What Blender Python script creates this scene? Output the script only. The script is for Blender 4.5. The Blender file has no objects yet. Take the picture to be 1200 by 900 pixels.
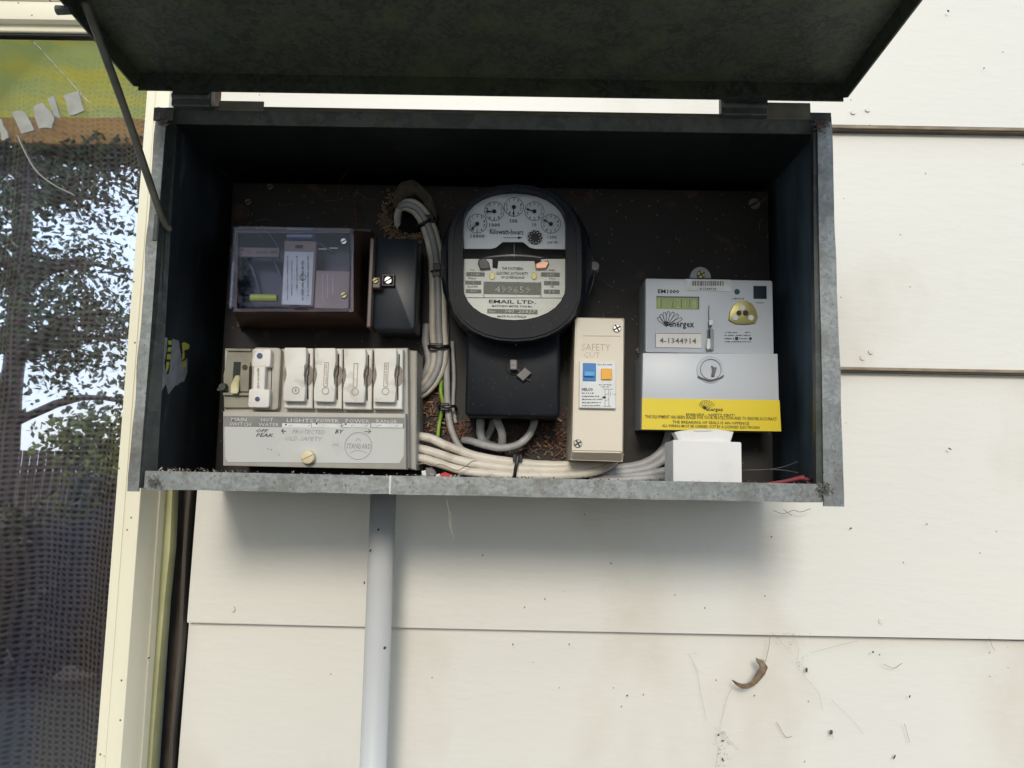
import bpy, bmesh, math, random
import numpy as np
from mathutils import Vector, Matrix
random.seed(7)
R_ = math.radians
S = bpy.context.scene
COL = S.collection

# ------------------------------------------------------------------ camera
F_PX = 890.0
CAM = Vector((0, -0.865, 1.5))
YAW, PITCH, ROLL = R_(-0.45), R_(6.4), R_(1.12)
FW = Vector((math.sin(YAW)*math.cos(PITCH), math.cos(YAW)*math.cos(PITCH), math.sin(PITCH)))
R0 = Vector((math.cos(YAW), -math.sin(YAW), 0)); U0 = R0.cross(FW)
RT = math.cos(ROLL)*R0 + math.sin(ROLL)*U0
UP = -math.sin(ROLL)*R0 + math.cos(ROLL)*U0
cd = bpy.data.cameras.new('camera'); cam = bpy.data.objects.new('camera', cd); COL.objects.link(cam)
cd.sensor_width = 36; cd.lens = F_PX/1200*36; cd.clip_start = 0.01; cd.clip_end = 500
m = Matrix((RT, UP, -FW)).transposed().to_4x4(); m.translation = CAM
cam.matrix_world = m; S.camera = cam

# ------------------------------------------------------------------ world, sun, exposure
SUN_EL, SUN_AZ = R_(24), R_(-4)          # the sun stands in front of the wall, a little to the left
W = bpy.data.worlds.new('World'); S.world = W; W.use_nodes = True
nt = W.node_tree; bgn = nt.nodes['Background']
sky = nt.nodes.new('ShaderNodeTexSky'); sky.sky_type = 'NISHITA'; sky.sun_disc = False
sky.sun_elevation = SUN_EL; sky.sun_rotation = R_(180)+SUN_AZ; sky.air_density = 1.0; sky.dust_density = 1.5
tc = nt.nodes.new('ShaderNodeTexCoord'); cn = nt.nodes.new('ShaderNodeTexNoise'); cn.inputs['Scale'].default_value = 2.2; cn.inputs['Detail'].default_value = 8
cm = nt.nodes.new('ShaderNodeMapping'); cm.inputs['Scale'].default_value = (1, 1, 2.5); nt.links.new(tc.outputs['Generated'], cm.inputs[0]); nt.links.new(cm.outputs[0], cn.inputs['Vector'])
cr_ = nt.nodes.new('ShaderNodeMapRange'); cr_.inputs[1].default_value = .30; cr_.inputs[2].default_value = .62; cr_.inputs[3].default_value = .25; nt.links.new(cn.outputs['Fac'], cr_.inputs[0])
cx_ = nt.nodes.new('ShaderNodeMixRGB'); cx_.inputs[2].default_value = (10.8, 12.9, 15.4, 1)          # thin bright cloud
nt.links.new(cr_.outputs[0], cx_.inputs[0]); nt.links.new(sky.outputs[0], cx_.inputs[1]); nt.links.new(cx_.outputs[0], bgn.inputs[0]); bgn.inputs[1].default_value = 0.15
sd = bpy.data.lights.new('sun', 'SUN'); sd.energy = 2.3; sd.angle = R_(15); sd.color = (1, .91, .77)
so = bpy.data.objects.new('sun', sd); COL.objects.link(so)
sv = Vector((math.sin(SUN_AZ)*math.cos(SUN_EL), -math.cos(SUN_AZ)*math.cos(SUN_EL), math.sin(SUN_EL)))
so.rotation_euler = (-sv).to_track_quat('-Z', 'Y').to_euler(); so.location = (0, -3, 6)
S.view_settings.view_transform = 'Standard'; S.view_settings.look = 'None'
S.view_settings.exposure = -0.27; S.view_settings.gamma = 1
S.cycles.max_bounces = 8; S.cycles.transparent_max_bounces = 16
S.cycles.use_denoising = True

# ------------------------------------------------------------------ measuring: photo pixel -> place at a known distance
def ray(px, py): return FW + (px-600)/F_PX*RT - (py-450)/F_PX*UP
def at(px, py, Y):
    d = ray(px, py); return CAM + d*((Y-CAM.y)/d.y)
def atx(px, py, X):
    d = ray(px, py); return CAM + d*((X-CAM.x)/d.x)
def atz(px, py, Z):
    d = ray(px, py); return CAM + d*((Z-CAM.z)/d.z)
def pxm(Y): return (Y-CAM.y)/F_PX        # metres per photo pixel at depth Y

# ------------------------------------------------------------------ materials
MATS = {}
def node(t, typ, **kw):
    n = t.nodes.new(typ)
    for k, v in kw.items(): setattr(n, k, v)
    return n
def mat(name, c1, c2=None, sc=20, rough=.5, metal=0, bump=0, bsc=None, spec=.5, lo=.35, hi=.65, stretch=(1,1,1),
        specks=None, stain=None, tex='noise', detail=6, coat=0, emis=None):
    if name in MATS: return MATS[name]
    M = bpy.data.materials.new(name); M.use_nodes = True; t = M.node_tree
    p = t.nodes['Principled BSDF']; L = t.links.new
    p.inputs['Roughness'].default_value = rough; p.inputs['Metallic'].default_value = metal
    p.inputs['Specular IOR Level'].default_value = spec; p.inputs['Coat Weight'].default_value = coat
    g = node(t, 'ShaderNodeNewGeometry'); mp = node(t, 'ShaderNodeMapping'); mp.inputs['Scale'].default_value = stretch
    L(g.outputs['Position'], mp.inputs[0]); vec = mp.outputs[0]
    col = None
    if c2 is None: c2 = tuple(x*.86 for x in c1)
    if tex == 'noise':
        n = node(t, 'ShaderNodeTexNoise'); n.inputs['Scale'].default_value = sc; n.inputs['Detail'].default_value = detail
        L(vec, n.inputs['Vector']); fac = n.outputs['Fac']
    else:
        n0 = node(t, 'ShaderNodeTexNoise'); n0.inputs['Scale'].default_value = sc*.8; n0.inputs['Detail'].default_value = 3
        L(vec, n0.inputs['Vector'])
        vm = node(t, 'ShaderNodeMixRGB'); vm.inputs[0].default_value = .06; L(vec, vm.inputs[1]); L(n0.outputs['Color'], vm.inputs[2])
        n = node(t, 'ShaderNodeTexVoronoi'); n.inputs['Scale'].default_value = sc; L(vm.outputs[0], n.inputs['Vector'])
        sp = node(t, 'ShaderNodeSeparateColor'); L(n.outputs['Color'], sp.inputs[0]); fac = sp.outputs[0]
        n2 = node(t, 'ShaderNodeTexNoise'); n2.inputs['Scale'].default_value = sc*2.2; n2.inputs['Detail'].default_value = 6; L(vec, n2.inputs['Vector'])
        ad = node(t, 'ShaderNodeMath', operation='MULTIPLY_ADD'); ad.inputs[1].default_value = .35
        L(fac, ad.inputs[0]); sb = node(t, 'ShaderNodeMath', operation='MULTIPLY'); sb.inputs[1].default_value = .65
        L(n2.outputs['Fac'], sb.inputs[0]); L(sb.outputs[0], ad.inputs[2]); fac = ad.outputs[0]
    mr = node(t, 'ShaderNodeMapRange'); mr.inputs[1].default_value = lo; mr.inputs[2].default_value = hi; L(fac, mr.inputs[0])
    mx = node(t, 'ShaderNodeMixRGB'); mx.inputs[1].default_value = (*c1, 1); mx.inputs[2].default_value = (*c2, 1)
    L(mr.outputs[0], mx.inputs[0]); col = mx.outputs[0]
    if stain:      # (colour, scale, lo, hi, strength, stretch)
        m2 = node(t, 'ShaderNodeMapping'); m2.inputs['Scale'].default_value = stain[5] if len(stain) > 5 else (1, 1, 1)
        m2.inputs['Location'].default_value = (3.1, 1.7, .4); L(g.outputs['Position'], m2.inputs[0])
        n3 = node(t, 'ShaderNodeTexNoise'); n3.inputs['Scale'].default_value = stain[1]; n3.inputs['Detail'].default_value = 8
        L(m2.outputs[0], n3.inputs['Vector'])
        r3 = node(t, 'ShaderNodeMapRange'); r3.inputs[1].default_value = stain[2]; r3.inputs[2].default_value = stain[3]; r3.inputs[4].default_value = stain[4]
        L(n3.outputs['Fac'], r3.inputs[0])
        x3 = node(t, 'ShaderNodeMixRGB'); x3.inputs[2].default_value = (*stain[0], 1); L(r3.outputs[0], x3.inputs[0]); L(col, x3.inputs[1]); col = x3.outputs[0]
    if specks:     # (colour, scale, size, keep)
        v = node(t, 'ShaderNodeTexVoronoi'); v.inputs['Scale'].default_value = specks[1]; m7 = node(t, 'ShaderNodeMapping'); m7.inputs['Scale'].default_value = (1, 0, .8); L(g.outputs['Position'], m7.inputs[0]); L(m7.outputs[0], v.inputs['Vector'])
        a = node(t, 'ShaderNodeMath', operation='LESS_THAN'); a.inputs[1].default_value = specks[2]; L(v.outputs['Distance'], a.inputs[0])
        s5 = node(t, 'ShaderNodeSeparateColor'); L(v.outputs['Color'], s5.inputs[0])
        b = node(t, 'ShaderNodeMath', operation='LESS_THAN'); b.inputs[1].default_value = specks[3]; L(s5.outputs[1], b.inputs[0])
        c = node(t, 'ShaderNodeMath', operation='MULTIPLY'); L(a.outputs[0], c.inputs[0]); L(b.outputs[0], c.inputs[1])
        x4 = node(t, 'ShaderNodeMixRGB'); x4.inputs[2].default_value = (*specks[0], 1); L(c.outputs[0], x4.inputs[0]); L(col, x4.inputs[1]); col = x4.outputs[0]
    L(col, p.inputs['Base Color'])
    if bump:
        nb = node(t, 'ShaderNodeTexNoise'); nb.inputs['Scale'].default_value = bsc or sc*3; nb.inputs['Detail'].default_value = 5
        L(vec, nb.inputs['Vector'])
        bp = node(t, 'ShaderNodeBump'); bp.inputs['Strength'].default_value = bump; bp.inputs['Distance'].default_value = .002
        L(nb.outputs['Fac'], bp.inputs['Height']); L(bp.outputs[0], p.inputs['Normal'])
    if emis: p.inputs['Emission Color'].default_value = (*emis[0], 1); p.inputs['Emission Strength'].default_value = emis[1]
    MATS[name] = M; return M

M_side = mat('weatherboard paint', (.725,.695,.625), (.67,.655,.61), sc=3.2, rough=.42, bump=.22, bsc=120, stretch=(.3, 1, 1), lo=.3, hi=.7,
             stain=((.46,.37,.26), 6, .52, .80, .5, (1, 1, .7)), specks=((.30,.26,.21), 55, .05, .12))
M_under = mat('dark timber framing', (.06,.045,.035), (.10,.08,.06), sc=30, rough=.9)
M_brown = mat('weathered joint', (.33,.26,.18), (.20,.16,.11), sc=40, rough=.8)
M_alu = mat('cream window aluminium', (.82,.77,.60), (.78,.73,.56), sc=8, rough=.35, specks=((.12,.10,.05), 110, .10, .08))
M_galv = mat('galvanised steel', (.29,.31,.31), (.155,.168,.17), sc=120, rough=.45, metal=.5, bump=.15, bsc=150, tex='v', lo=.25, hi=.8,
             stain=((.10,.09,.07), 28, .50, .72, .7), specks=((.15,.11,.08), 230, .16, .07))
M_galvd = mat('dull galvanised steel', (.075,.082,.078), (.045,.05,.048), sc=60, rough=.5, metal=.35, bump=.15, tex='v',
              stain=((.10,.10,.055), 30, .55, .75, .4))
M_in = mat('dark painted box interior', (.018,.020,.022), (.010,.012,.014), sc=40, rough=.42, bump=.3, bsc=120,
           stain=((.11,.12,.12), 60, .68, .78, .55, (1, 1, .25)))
M_inr = mat('box steel tinted by bluish light', (.105,.15,.185), (.05,.072,.092), sc=38, rough=.38, bump=.3, bsc=90, stretch=(1, 1, .3),
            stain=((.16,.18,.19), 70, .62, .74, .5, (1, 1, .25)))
M_lid = mat('mossy galvanised lid', (.060,.072,.054), (.030,.035,.027), sc=110, rough=.6, metal=.2, bump=.25, tex='v',
            stain=((.085,.10,.04), 26, .50, .72, .6))
M_board = mat('brown black mounting board', (.0065,.0055,.0055), (.014,.009,.007), sc=18, rough=.6, bump=.10, bsc=200,
              stain=((.12,.055,.028), 22, .60, .72, .75), specks=((.16,.10,.06), 190, .14, .06))
M_rust = mat('rusty grey spatter', (.24,.17,.15), (.12,.10,.10), sc=160, rough=.9, bump=.6)
M_black = mat('black bakelite', (.006,.008,.012), (.010,.013,.018), sc=30, rough=.42, spec=.14, specks=((.12,.12,.12), 260, .09, .12))
M_blue = mat('blue black bakelite', (.018,.028,.042), (.012,.018,.028), sc=25, rough=.35)
M_brbk = mat('brown bakelite', (.095,.045,.030), (.060,.028,.020), sc=25, rough=.3, coat=.3)
M_brp = mat('pinkish brown plate', (.34,.24,.21), (.26,.18,.16), sc=30, rough=.5)
M_white = mat('white plastic', (.74,.75,.76), (.66,.67,.68), sc=30, rough=.35)
M_paper = mat('white card', (.76,.75,.735), (.68,.67,.65), sc=15, rough=.75, bump=.1, stain=((.50,.46,.40), 30, .6, .8, .5))
M_label = mat('printed paper label', (.72,.74,.74), (.60,.62,.62), sc=80, rough=.6)
M_grey = mat('pale grey plastic', (.52,.56,.62), (.48,.52,.58), sc=8, rough=.38)
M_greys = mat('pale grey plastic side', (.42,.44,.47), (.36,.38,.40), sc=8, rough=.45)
M_putty = mat('putty grey plastic', (.47,.45,.40), (.38,.36,.32), sc=14, rough=.5, stain=((.22,.20,.16), 25, .52, .78, .5))
M_puttyd = mat('grimy recessed plastic', (.30,.29,.22), (.20,.19,.15), sc=30, rough=.55)
M_slab = mat('light grey cover', (.55,.56,.55), (.50,.50,.48), sc=10, rough=.45, stain=((.30,.28,.24), 30, .60, .85, .5))
M_porc = mat('white porcelain', (.78,.76,.71), (.69,.67,.63), sc=25, rough=.55, stain=((.36,.33,.28), 60, .58, .75, .7))
M_porcd = mat('grimy porcelain', (.40,.37,.32), (.30,.27,.23), sc=40, rough=.6)
M_band = mat('grey metal band', (.23,.23,.22), (.17,.17,.165), sc=50, rough=.45, metal=.2)
M_cream = mat('cream plastic', (.76,.69,.57), (.72,.65,.53), sc=12, rough=.4)
M_cable = mat('dirty white cable sheath', (.74,.69,.61), (.60,.55,.47), sc=25, rough=.5, stain=((.24,.19,.14), 45, .55, .75, .6))
M_cableg = mat('grey cable sheath', (.44,.44,.44), (.34,.34,.34), sc=30, rough=.5, stain=((.16,.13,.10), 45, .58, .75, .6))
M_ring = mat('dark ink', (.012,.012,.014), (.02,.02,.02), rough=.6)
M_ink2 = mat('grey ink', (.14,.14,.15), rough=.6)
M_inkw = mat('white ink', (.62,.62,.59), rough=.6)
M_tie = mat('black nylon', (.012,.012,.013), rough=.4)
M_dial = mat('pale blue white dial plate', (.70,.74,.78), (.64,.68,.72), sc=8, rough=.4)
M_plate = mat('greenish name plate', (.76,.79,.72), (.68,.70,.62), sc=12, rough=.35)
M_olive = mat('dark olive panel', (.085,.10,.07), (.06,.07,.055), sc=30, rough=.4)
M_metal = mat('bright metal', (.62,.60,.56), (.45,.43,.40), sc=60, rough=.3, metal=.9)
M_brass = mat('yellowed metal', (.46,.42,.18), (.36,.33,.12), sc=60, rough=.4, metal=.4)
M_copper = mat('copper', (.72,.42,.30), (.55,.30,.20), sc=60, rough=.4, metal=.6)
M_lead = mat('lead seal', (.20,.19,.19), (.14,.13,.13), sc=60, rough=.55, metal=.4)
M_yel = mat('yellow sticker', (.80,.63,.03), (.76,.60,.03), sc=10, rough=.4)
M_green = mat('green lcd', (.30,.36,.13), (.26,.31,.11), sc=20, rough=.3)
M_bluep = mat('blue switch', (.03,.20,.50), (.025,.16,.42), sc=30, rough=.3)
M_org = mat('orange button', (.85,.42,.04), (.78,.38,.04), sc=30, rough=.35)
M_blueh = mat('blue fuse contact', (.07,.10,.20), (.04,.05,.10), sc=60, rough=.4)
M_red = mat('red plastic', (.50,.03,.03), rough=.5)
M_reds = mat('dull red sleeve', (.30,.05,.06), (.20,.03,.04), sc=60, rough=.6)
M_gy = mat('green earth wire', (.20,.42,.05), (.30,.45,.06), sc=80, rough=.4)
M_lime = mat('yellow capsule', (.60,.66,.08), (.50,.56,.06), sc=60, rough=.35)
M_pipe = mat('grey pvc', (.58,.585,.59), (.53,.535,.54), sc=6, rough=.4, specks=((.05,.05,.05), 60, .08, .15))
M_bark = mat('brown fibre', (.26,.145,.07), (.13,.07,.035), sc=150, rough=.95)
M_bark2 = mat('tan chips', (.42,.30,.18), (.28,.17,.10), sc=150, rough=.95)
M_leaf = mat('dry brown leaf', (.46,.35,.24), (.26,.19,.13), sc=120, rough=.8, bump=.3)
M_web = mat('cobweb thread', (.34,.31,.27), rough=.9)
M_curt = None

def glass_mat(name, tint, refl, rough=.01, rcol=(1, 1, 1), fk=1):
    M = bpy.data.materials.new(name); M.use_nodes = True; t = M.node_tree; t.nodes.clear(); L = t.links.new
    o = node(t, 'ShaderNodeOutputMaterial'); mx = node(t, 'ShaderNodeMixShader'); tr = node(t, 'ShaderNodeBsdfTransparent'); gl = node(t, 'ShaderNodeBsdfGlossy')
    tr.inputs[0].default_value = (*tint, 1); gl.inputs['Roughness'].default_value = rough; gl.inputs['Color'].default_value = (*rcol, 1)
    fr = node(t, 'ShaderNodeFresnel'); fr.inputs[0].default_value = 1.5
    ad = node(t, 'ShaderNodeMath', operation='ADD'); ad.inputs[1].default_value = refl; ad.use_clamp = True
    g = node(t, 'ShaderNodeNewGeometry'); n = node(t, 'ShaderNodeTexNoise'); n.inputs['Scale'].default_value = 7; L(g.outputs['Position'], n.inputs['Vector'])
    b = node(t, 'ShaderNodeBump'); b.inputs['Strength'].default_value = .05; b.inputs['Distance'].default_value = .004; L(n.outputs['Fac'], b.inputs['Height'])
    L(b.outputs[0], gl.inputs['Normal'])
    fm = node(t, 'ShaderNodeMath', operation='MULTIPLY'); fm.inputs[1].default_value = fk; L(fr.outputs[0], fm.inputs[0]); L(fm.outputs[0], ad.inputs[0]); L(ad.outputs[0], mx.inputs[0]); L(tr.outputs[0], mx.inputs[1]); L(gl.outputs[0], mx.inputs[2]); L(mx.outputs[0], o.inputs[0])
    MATS[name] = M; return M
M_glass = glass_mat('tinted window glass', (.98,.98,1), .50, .010, rcol=(.93, .96, 1))
M_clear = glass_mat('clear plastic cover', (.86,.88,.95), .0, .02, fk=.28)
M_mglass = glass_mat('meter glass', (.97,.97,.97), .0, .45, fk=.06)

def curtain_mat():
    M = bpy.data.materials.new('open weave curtain'); M.use_nodes = True; t = M.node_tree; L = t.links.new; p = t.nodes['Principled BSDF']
    g = node(t, 'ShaderNodeNewGeometry'); mp = node(t, 'ShaderNodeMapping'); mp.inputs['Scale'].default_value = (1/.0080, 0, 1/.0064)
    nw = node(t, 'ShaderNodeTexNoise'); nw.inputs['Scale'].default_value = 5; L(g.outputs['Position'], nw.inputs['Vector'])
    mxv = node(t, 'ShaderNodeMixRGB', blend_type='ADD'); mxv.inputs[0].default_value = .035; L(g.outputs['Position'], mxv.inputs[1]); L(nw.outputs['Color'], mxv.inputs[2])
    L(mxv.outputs[0], mp.inputs[0])
    v = node(t, 'ShaderNodeTexVoronoi'); v.voronoi_dimensions = '2D'; v.inputs['Randomness'].default_value = .12; v.inputs['Scale'].default_value = 1
    sx = node(t, 'ShaderNodeSeparateXYZ'); cx = node(t, 'ShaderNodeCombineXYZ'); L(mp.outputs[0], sx.inputs[0]); L(sx.outputs[0], cx.inputs[0]); L(sx.outputs[2], cx.inputs[1]); L(cx.outputs[0], v.inputs['Vector'])
    mr = node(t, 'ShaderNodeMapRange'); mr.inputs[1].default_value = .18; mr.inputs[2].default_value = .42; L(v.outputs['Distance'], mr.inputs[0])
    n2 = node(t, 'ShaderNodeTexNoise'); n2.inputs['Scale'].default_value = 4; mp2 = node(t, 'ShaderNodeMapping'); mp2.inputs['Scale'].default_value = (3, 1, .4); L(g.outputs['Position'], mp2.inputs[0]); L(mp2.outputs[0], n2.inputs['Vector'])
    r2 = node(t, 'ShaderNodeMapRange'); r2.inputs[1].default_value = .4; r2.inputs[2].default_value = .6; L(n2.outputs['Fac'], r2.inputs[0])
    base = node(t, 'ShaderNodeMixRGB'); base.inputs[1].default_value = (.62, .64, .85, 1); base.inputs[2].default_value = (.90, .74, .66, 1); L(r2.outputs[0], base.inputs[0])
    mx = node(t, 'ShaderNodeMixRGB'); mx.inputs[1].default_value = (.012, .012, .02, 1); L(mr.outputs[0], mx.inputs[0]); L(base.outputs[0], mx.inputs[2])
    L(mx.outputs[0], p.inputs['Base Color']); p.inputs['Roughness'].default_value = .9
    return M
M_curt = curtain_mat()

# ------------------------------------------------------------------ mesh builder (world coordinates)
class MB:
    def __init__(s): s.bm = bmesh.new()
    def box(s, x0, x1, y0, y1, z0, z1, bev=0, seg=1):
        c = ((x0+x1)/2, (y0+y1)/2, (z0+z1)/2)
        mt = Matrix.Translation(c) @ Matrix.Diagonal((abs(x1-x0), abs(y1-y0), abs(z1-z0), 1))
        r = bmesh.ops.create_cube(s.bm, size=1, matrix=mt)
        if bev:
            es = list({e for v in r['verts'] for e in v.link_edges})
            bmesh.ops.bevel(s.bm, geom=es, offset=bev, segments=seg, affect='EDGES', profile=.5)
        return s
    def hexa(s, P):
        """8 corner points: front 4 (ring) then back 4 (ring)"""
        v = [s.bm.verts.new(p) for p in P]
        for f in ((0,1,2,3), (7,6,5,4), (0,4,5,1), (1,5,6,2), (2,6,7,3), (3,7,4,0)): s.bm.faces.new([v[i] for i in f])
        return s
    def prism(s, pts, y0, y1, bev=0, seg=1, sc=1.0):
        """outline in x,z swept from y0 (front) to y1 (back); sc scales the back outline"""
        cx = sum(p[0] for p in pts)/len(pts); cz = sum(p[1] for p in pts)/len(pts)
        a = [s.bm.verts.new((p[0], y0, p[1])) for p in pts]; b = [s.bm.verts.new((cx+(p[0]-cx)*sc, y1, cz+(p[1]-cz)*sc)) for p in pts]
        n = len(pts); f0 = s.bm.faces.new(a); s.bm.faces.new(b[::-1])
        for i in range(n): s.bm.faces.new((a[i], b[i], b[(i+1) % n], a[(i+1) % n]))
        if bev: bmesh.ops.bevel(s.bm, geom=list(f0.edges), offset=bev, segments=seg, affect='EDGES', profile=.5)
        return s
    def ring(s, outer, inner, y0, y1):
        n = len(outer); q = s.bm.verts.new
        A = [q((p[0], y0, p[1])) for p in outer]; B = [q((p[0], y0, p[1])) for p in inner]
        C = [q((p[0], y1, p[1])) for p in outer]; D = [q((p[0], y1, p[1])) for p in inner]
        for i in range(n):
            j = (i+1) % n
            s.bm.faces.new((A[i], A[j], B[j], B[i])); s.bm.faces.new((C[i], D[i], D[j], C[j]))
            s.bm.faces.new((A[i], C[i], C[j], A[j])); s.bm.faces.new((B[i], B[j], D[j], D[i]))
        return s
    def cyl(s, p0, p1, r0, r1=None, seg=16):
        p0, p1 = Vector(p0), Vector(p1); d = p1-p0; r1 = r0 if r1 is None else r1
        mt = Matrix.Translation((p0+p1)/2) @ d.to_track_quat('Z', 'Y').to_matrix().to_4x4()
        bmesh.ops.create_cone(s.bm, cap_ends=True, segments=seg, radius1=r0, radius2=r1, depth=d.length, matrix=mt); return s
    def tube(s, pts, r, seg=10, sub=6, jit=0):
        P = [Vector(p) for p in pts]
        if sub > 1 and len(P) > 2:
            Q = []; E_ = [2*P[0]-P[1]] + P + [2*P[-1]-P[-2]]
            for i in range(1, len(E_)-2):
                a, b, c, d = E_[i-1:i+3]
                for k in range(sub):
                    t = k/sub; Q.append(.5*((2*b)+(c-a)*t+(2*a-5*b+4*c-d)*t*t+(3*b-a-3*c+d)*t**3))
            Q.append(P[-1]); P = Q
        rings = []; up = Vector((.13, -.9, .31)); n = len(P)
        for i, p in enumerate(P):
            tg = (P[min(i+1, n-1)]-P[max(i-1, 0)]).normalized(); sd_ = tg.cross(up)
            if sd_.length < 1e-4: sd_ = tg.cross(Vector((1, 0, 0)))
            sd_.normalize(); up = sd_.cross(tg).normalized(); rr = r(i/(n-1)) if callable(r) else r*(1+.025*math.sin(i*1.3+P[0].x*90)+.015*math.sin(i*2.9))
            rings.append([s.bm.verts.new(p+rr*(math.cos(2*math.pi*k/seg)*sd_+math.sin(2*math.pi*k/seg)*up)) for k in range(seg)])
        for A, B in zip(rings, rings[1:]):
            for k in range(seg): s.bm.faces.new((A[k], A[(k+1) % seg], B[(k+1) % seg], B[k]))
        s.bm.faces.new(rings[0][::-1]); s.bm.faces.new(rings[-1]); return s
    def poly(s, pts):
        s.bm.faces.new([s.bm.verts.new(p) for p in pts]); return s
    def slab(s, pts, n, t):
        """flat outline with thickness t along n"""
        n = Vector(n).normalized()*t; a = [s.bm.verts.new(Vector(p)) for p in pts]; b = [s.bm.verts.new(Vector(p)+n) for p in pts]
        k = len(pts); s.bm.faces.new(a); s.bm.faces.new(b[::-1])
        for i in range(k): s.bm.faces.new((a[i], b[i], b[(i+1) % k], a[(i+1) % k]))
        return s

WL = {}       # world place of every object used as a parent
def link(name, data, loc, parent):
    o = bpy.data.objects.new(name, data); COL.objects.link(o); loc = Vector(loc)
    if parent: o.parent = parent; o.location = loc-WL[parent.name]
    else: o.location = loc
    WL[o.name] = loc; return o
def obj(name, mb, m, parent=None, smooth=None, label=None, loc=None):
    bm = mb.bm; bmesh.ops.recalc_face_normals(bm, faces=bm.faces)
    xs = [v.co for v in bm.verts]
    lo = Vector([min(c[i] for c in xs) for i in range(3)]); hi = Vector([max(c[i] for c in xs) for i in range(3)])
    c = Vector(loc) if loc is not None else Vector(((lo.x+hi.x)/2, (lo.y+hi.y)/2, lo.z))
    bmesh.ops.translate(bm, verts=bm.verts, vec=-c)
    me = bpy.data.meshes.new(name); bm.to_mesh(me); bm.free(); me.materials.append(m)
    o = link(name, me, c, parent)
    if smooth:
        for p in me.polygons: p.use_smooth = True
        if smooth != 'all': me.set_sharp_from_angle(angle=R_(smooth))
    if label: o['label'] = label
    return o
def thing(name, label, cat, loc, group=None):
    o = link(name, None, loc, None); o['label'] = label; o['category'] = cat; o.empty_display_size = .02
    if group: o['group'] = group
    return o
def tag(o, label, cat, group=None):
    o['label'] = label; o['category'] = cat
    if group: o['group'] = group
    return o
def struct(o): o['kind'] = 'structure'; return o
def stuff(o, label=None, cat=None):
    o['kind'] = 'stuff'
    if label: o['label'] = label
    if cat: o['category'] = cat
    return o

def pr(x0, y0, x1, y1, Y):
    """photo rectangle at depth Y -> x0, x1, z0, z1 in metres (upright box of the same centre and size)"""
    a, b, c, d = at(x0, y0, Y), at(x1, y0, Y), at(x1, y1, Y), at(x0, y1, Y)
    return (a.x+d.x)/2, (b.x+c.x)/2, (c.z+d.z)/2, (a.z+b.z)/2
def pbox(mb, x0, y0, x1, y1, Y, Yb, bev=0, seg=1):
    X0, X1, Z0, Z1 = pr(x0, y0, x1, y1, Y); return mb.box(X0, X1, Y, Yb, Z0, Z1, bev, seg)
def pts2(P, Y): return [(q.x, q.z) for q in (at(x, y, Y) for x, y in P)]
def rrect(x0, x1, z0, z1, r, n=4):
    P = []
    for cx, cz, a0 in ((x1-r, z1-r, 0), (x0+r, z1-r, 90), (x0+r, z0+r, 180), (x1-r, z0+r, 270)):
        for k in range(n+1):
            a = R_(a0+90*k/n); P.append((cx+r*math.cos(a), cz+r*math.sin(a)))
    return P
def circ(cx, cz, r, n=24, r2=None): return [(cx+r*math.cos(2*math.pi*k/n), cz+(r2 or r)*math.sin(2*math.pi*k/n)) for k in range(n)]

def text_into(mb, s, x0, y0, x1, y1, Y, bold=.012, italic=0, rot=0, plane=None):
    """flat lettering fitted to a photo rectangle at depth Y"""
    cu = bpy.data.curves.new('t', 'FONT'); cu.body = s; cu.size = 1; cu.resolution_u = 1; cu.offset = bold; cu.shear = italic
    cu.align_x = 'CENTER'
    to = bpy.data.objects.new('t', cu); COL.objects.link(to); dg = bpy.context.evaluated_depsgraph_get(); dg.update()
    me = bpy.data.meshes.new_from_object(to.evaluated_get(dg)); bpy.data.objects.remove(to)
    co = np.array([v.co[:2] for v in me.vertices]); 
    if len(co) == 0: return mb
    if rot: co = np.stack([-co[:, 1], co[:, 0]], 1) if rot > 0 else np.stack([co[:, 1], -co[:, 0]], 1)
    lo, hi = co.min(0), co.max(0)
    X0, X1, Z0, Z1 = pr(x0, y0, x1, y1, Y)
    sx = (X1-X0)/max(hi[0]-lo[0], 1e-6); sz = (Z1-Z0)/max(hi[1]-lo[1], 1e-6)
    if len(s) == 1: sx = sz*.9; X0 = (X0+X1)/2-sx*(hi[0]-lo[0])/2
    vs = [mb.bm.verts.new((X0+(c[0]-lo[0])*sx, Y, Z0+(c[1]-lo[1])*sz)) for c in co]
    for p in me.polygons:
        try: mb.bm.faces.new([vs[i] for i in p.vertices])
        except ValueError: pass
    bpy.data.meshes.remove(me); return mb
RD = random.Random(99)
def worn(mb, x0, y0, x1, y1, Y, rot=0):
    """print too worn to read: a row of tiny uneven marks"""
    a, b = (y0, y1) if rot else (x0, x1); lo, hi = (x0, x1) if rot else (y0, y1); p = a
    while p < b:
        w = RD.uniform(.5, 1.5); t = RD.uniform(0, .35)*(hi-lo); q = min(p+w, b)
        if rot: flat(mb, lo+t, p, hi-RD.uniform(0, .2)*(hi-lo), q, Y)
        else: flat(mb, p, lo+t, q, hi-RD.uniform(0, .2)*(hi-lo), Y)
        p = q+RD.choice((.4, .5, .6, 1.4))
    return mb
def flat(mb, x0, y0, x1, y1, Y):
    X0, X1, Z0, Z1 = pr(x0, y0, x1, y1, Y); return mb.poly(((X0, Y, Z0), (X1, Y, Z0), (X1, Y, Z1), (X0, Y, Z1)))
def stroke(mb, P, w, Y):
    """flat pen stroke through photo points, w px wide"""
    w = w*pxm(Y)/2; Q = [at(x, y, Y) for x, y in P]
    for a, b in zip(Q, Q[1:]):
        d = (b-a).normalized(); n = Vector((-d.z, 0, d.x))*w; d = d*w*.5
        mb.poly((a-d-n, b+d-n, b+d+n, a-d+n))
    return mb
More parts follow.
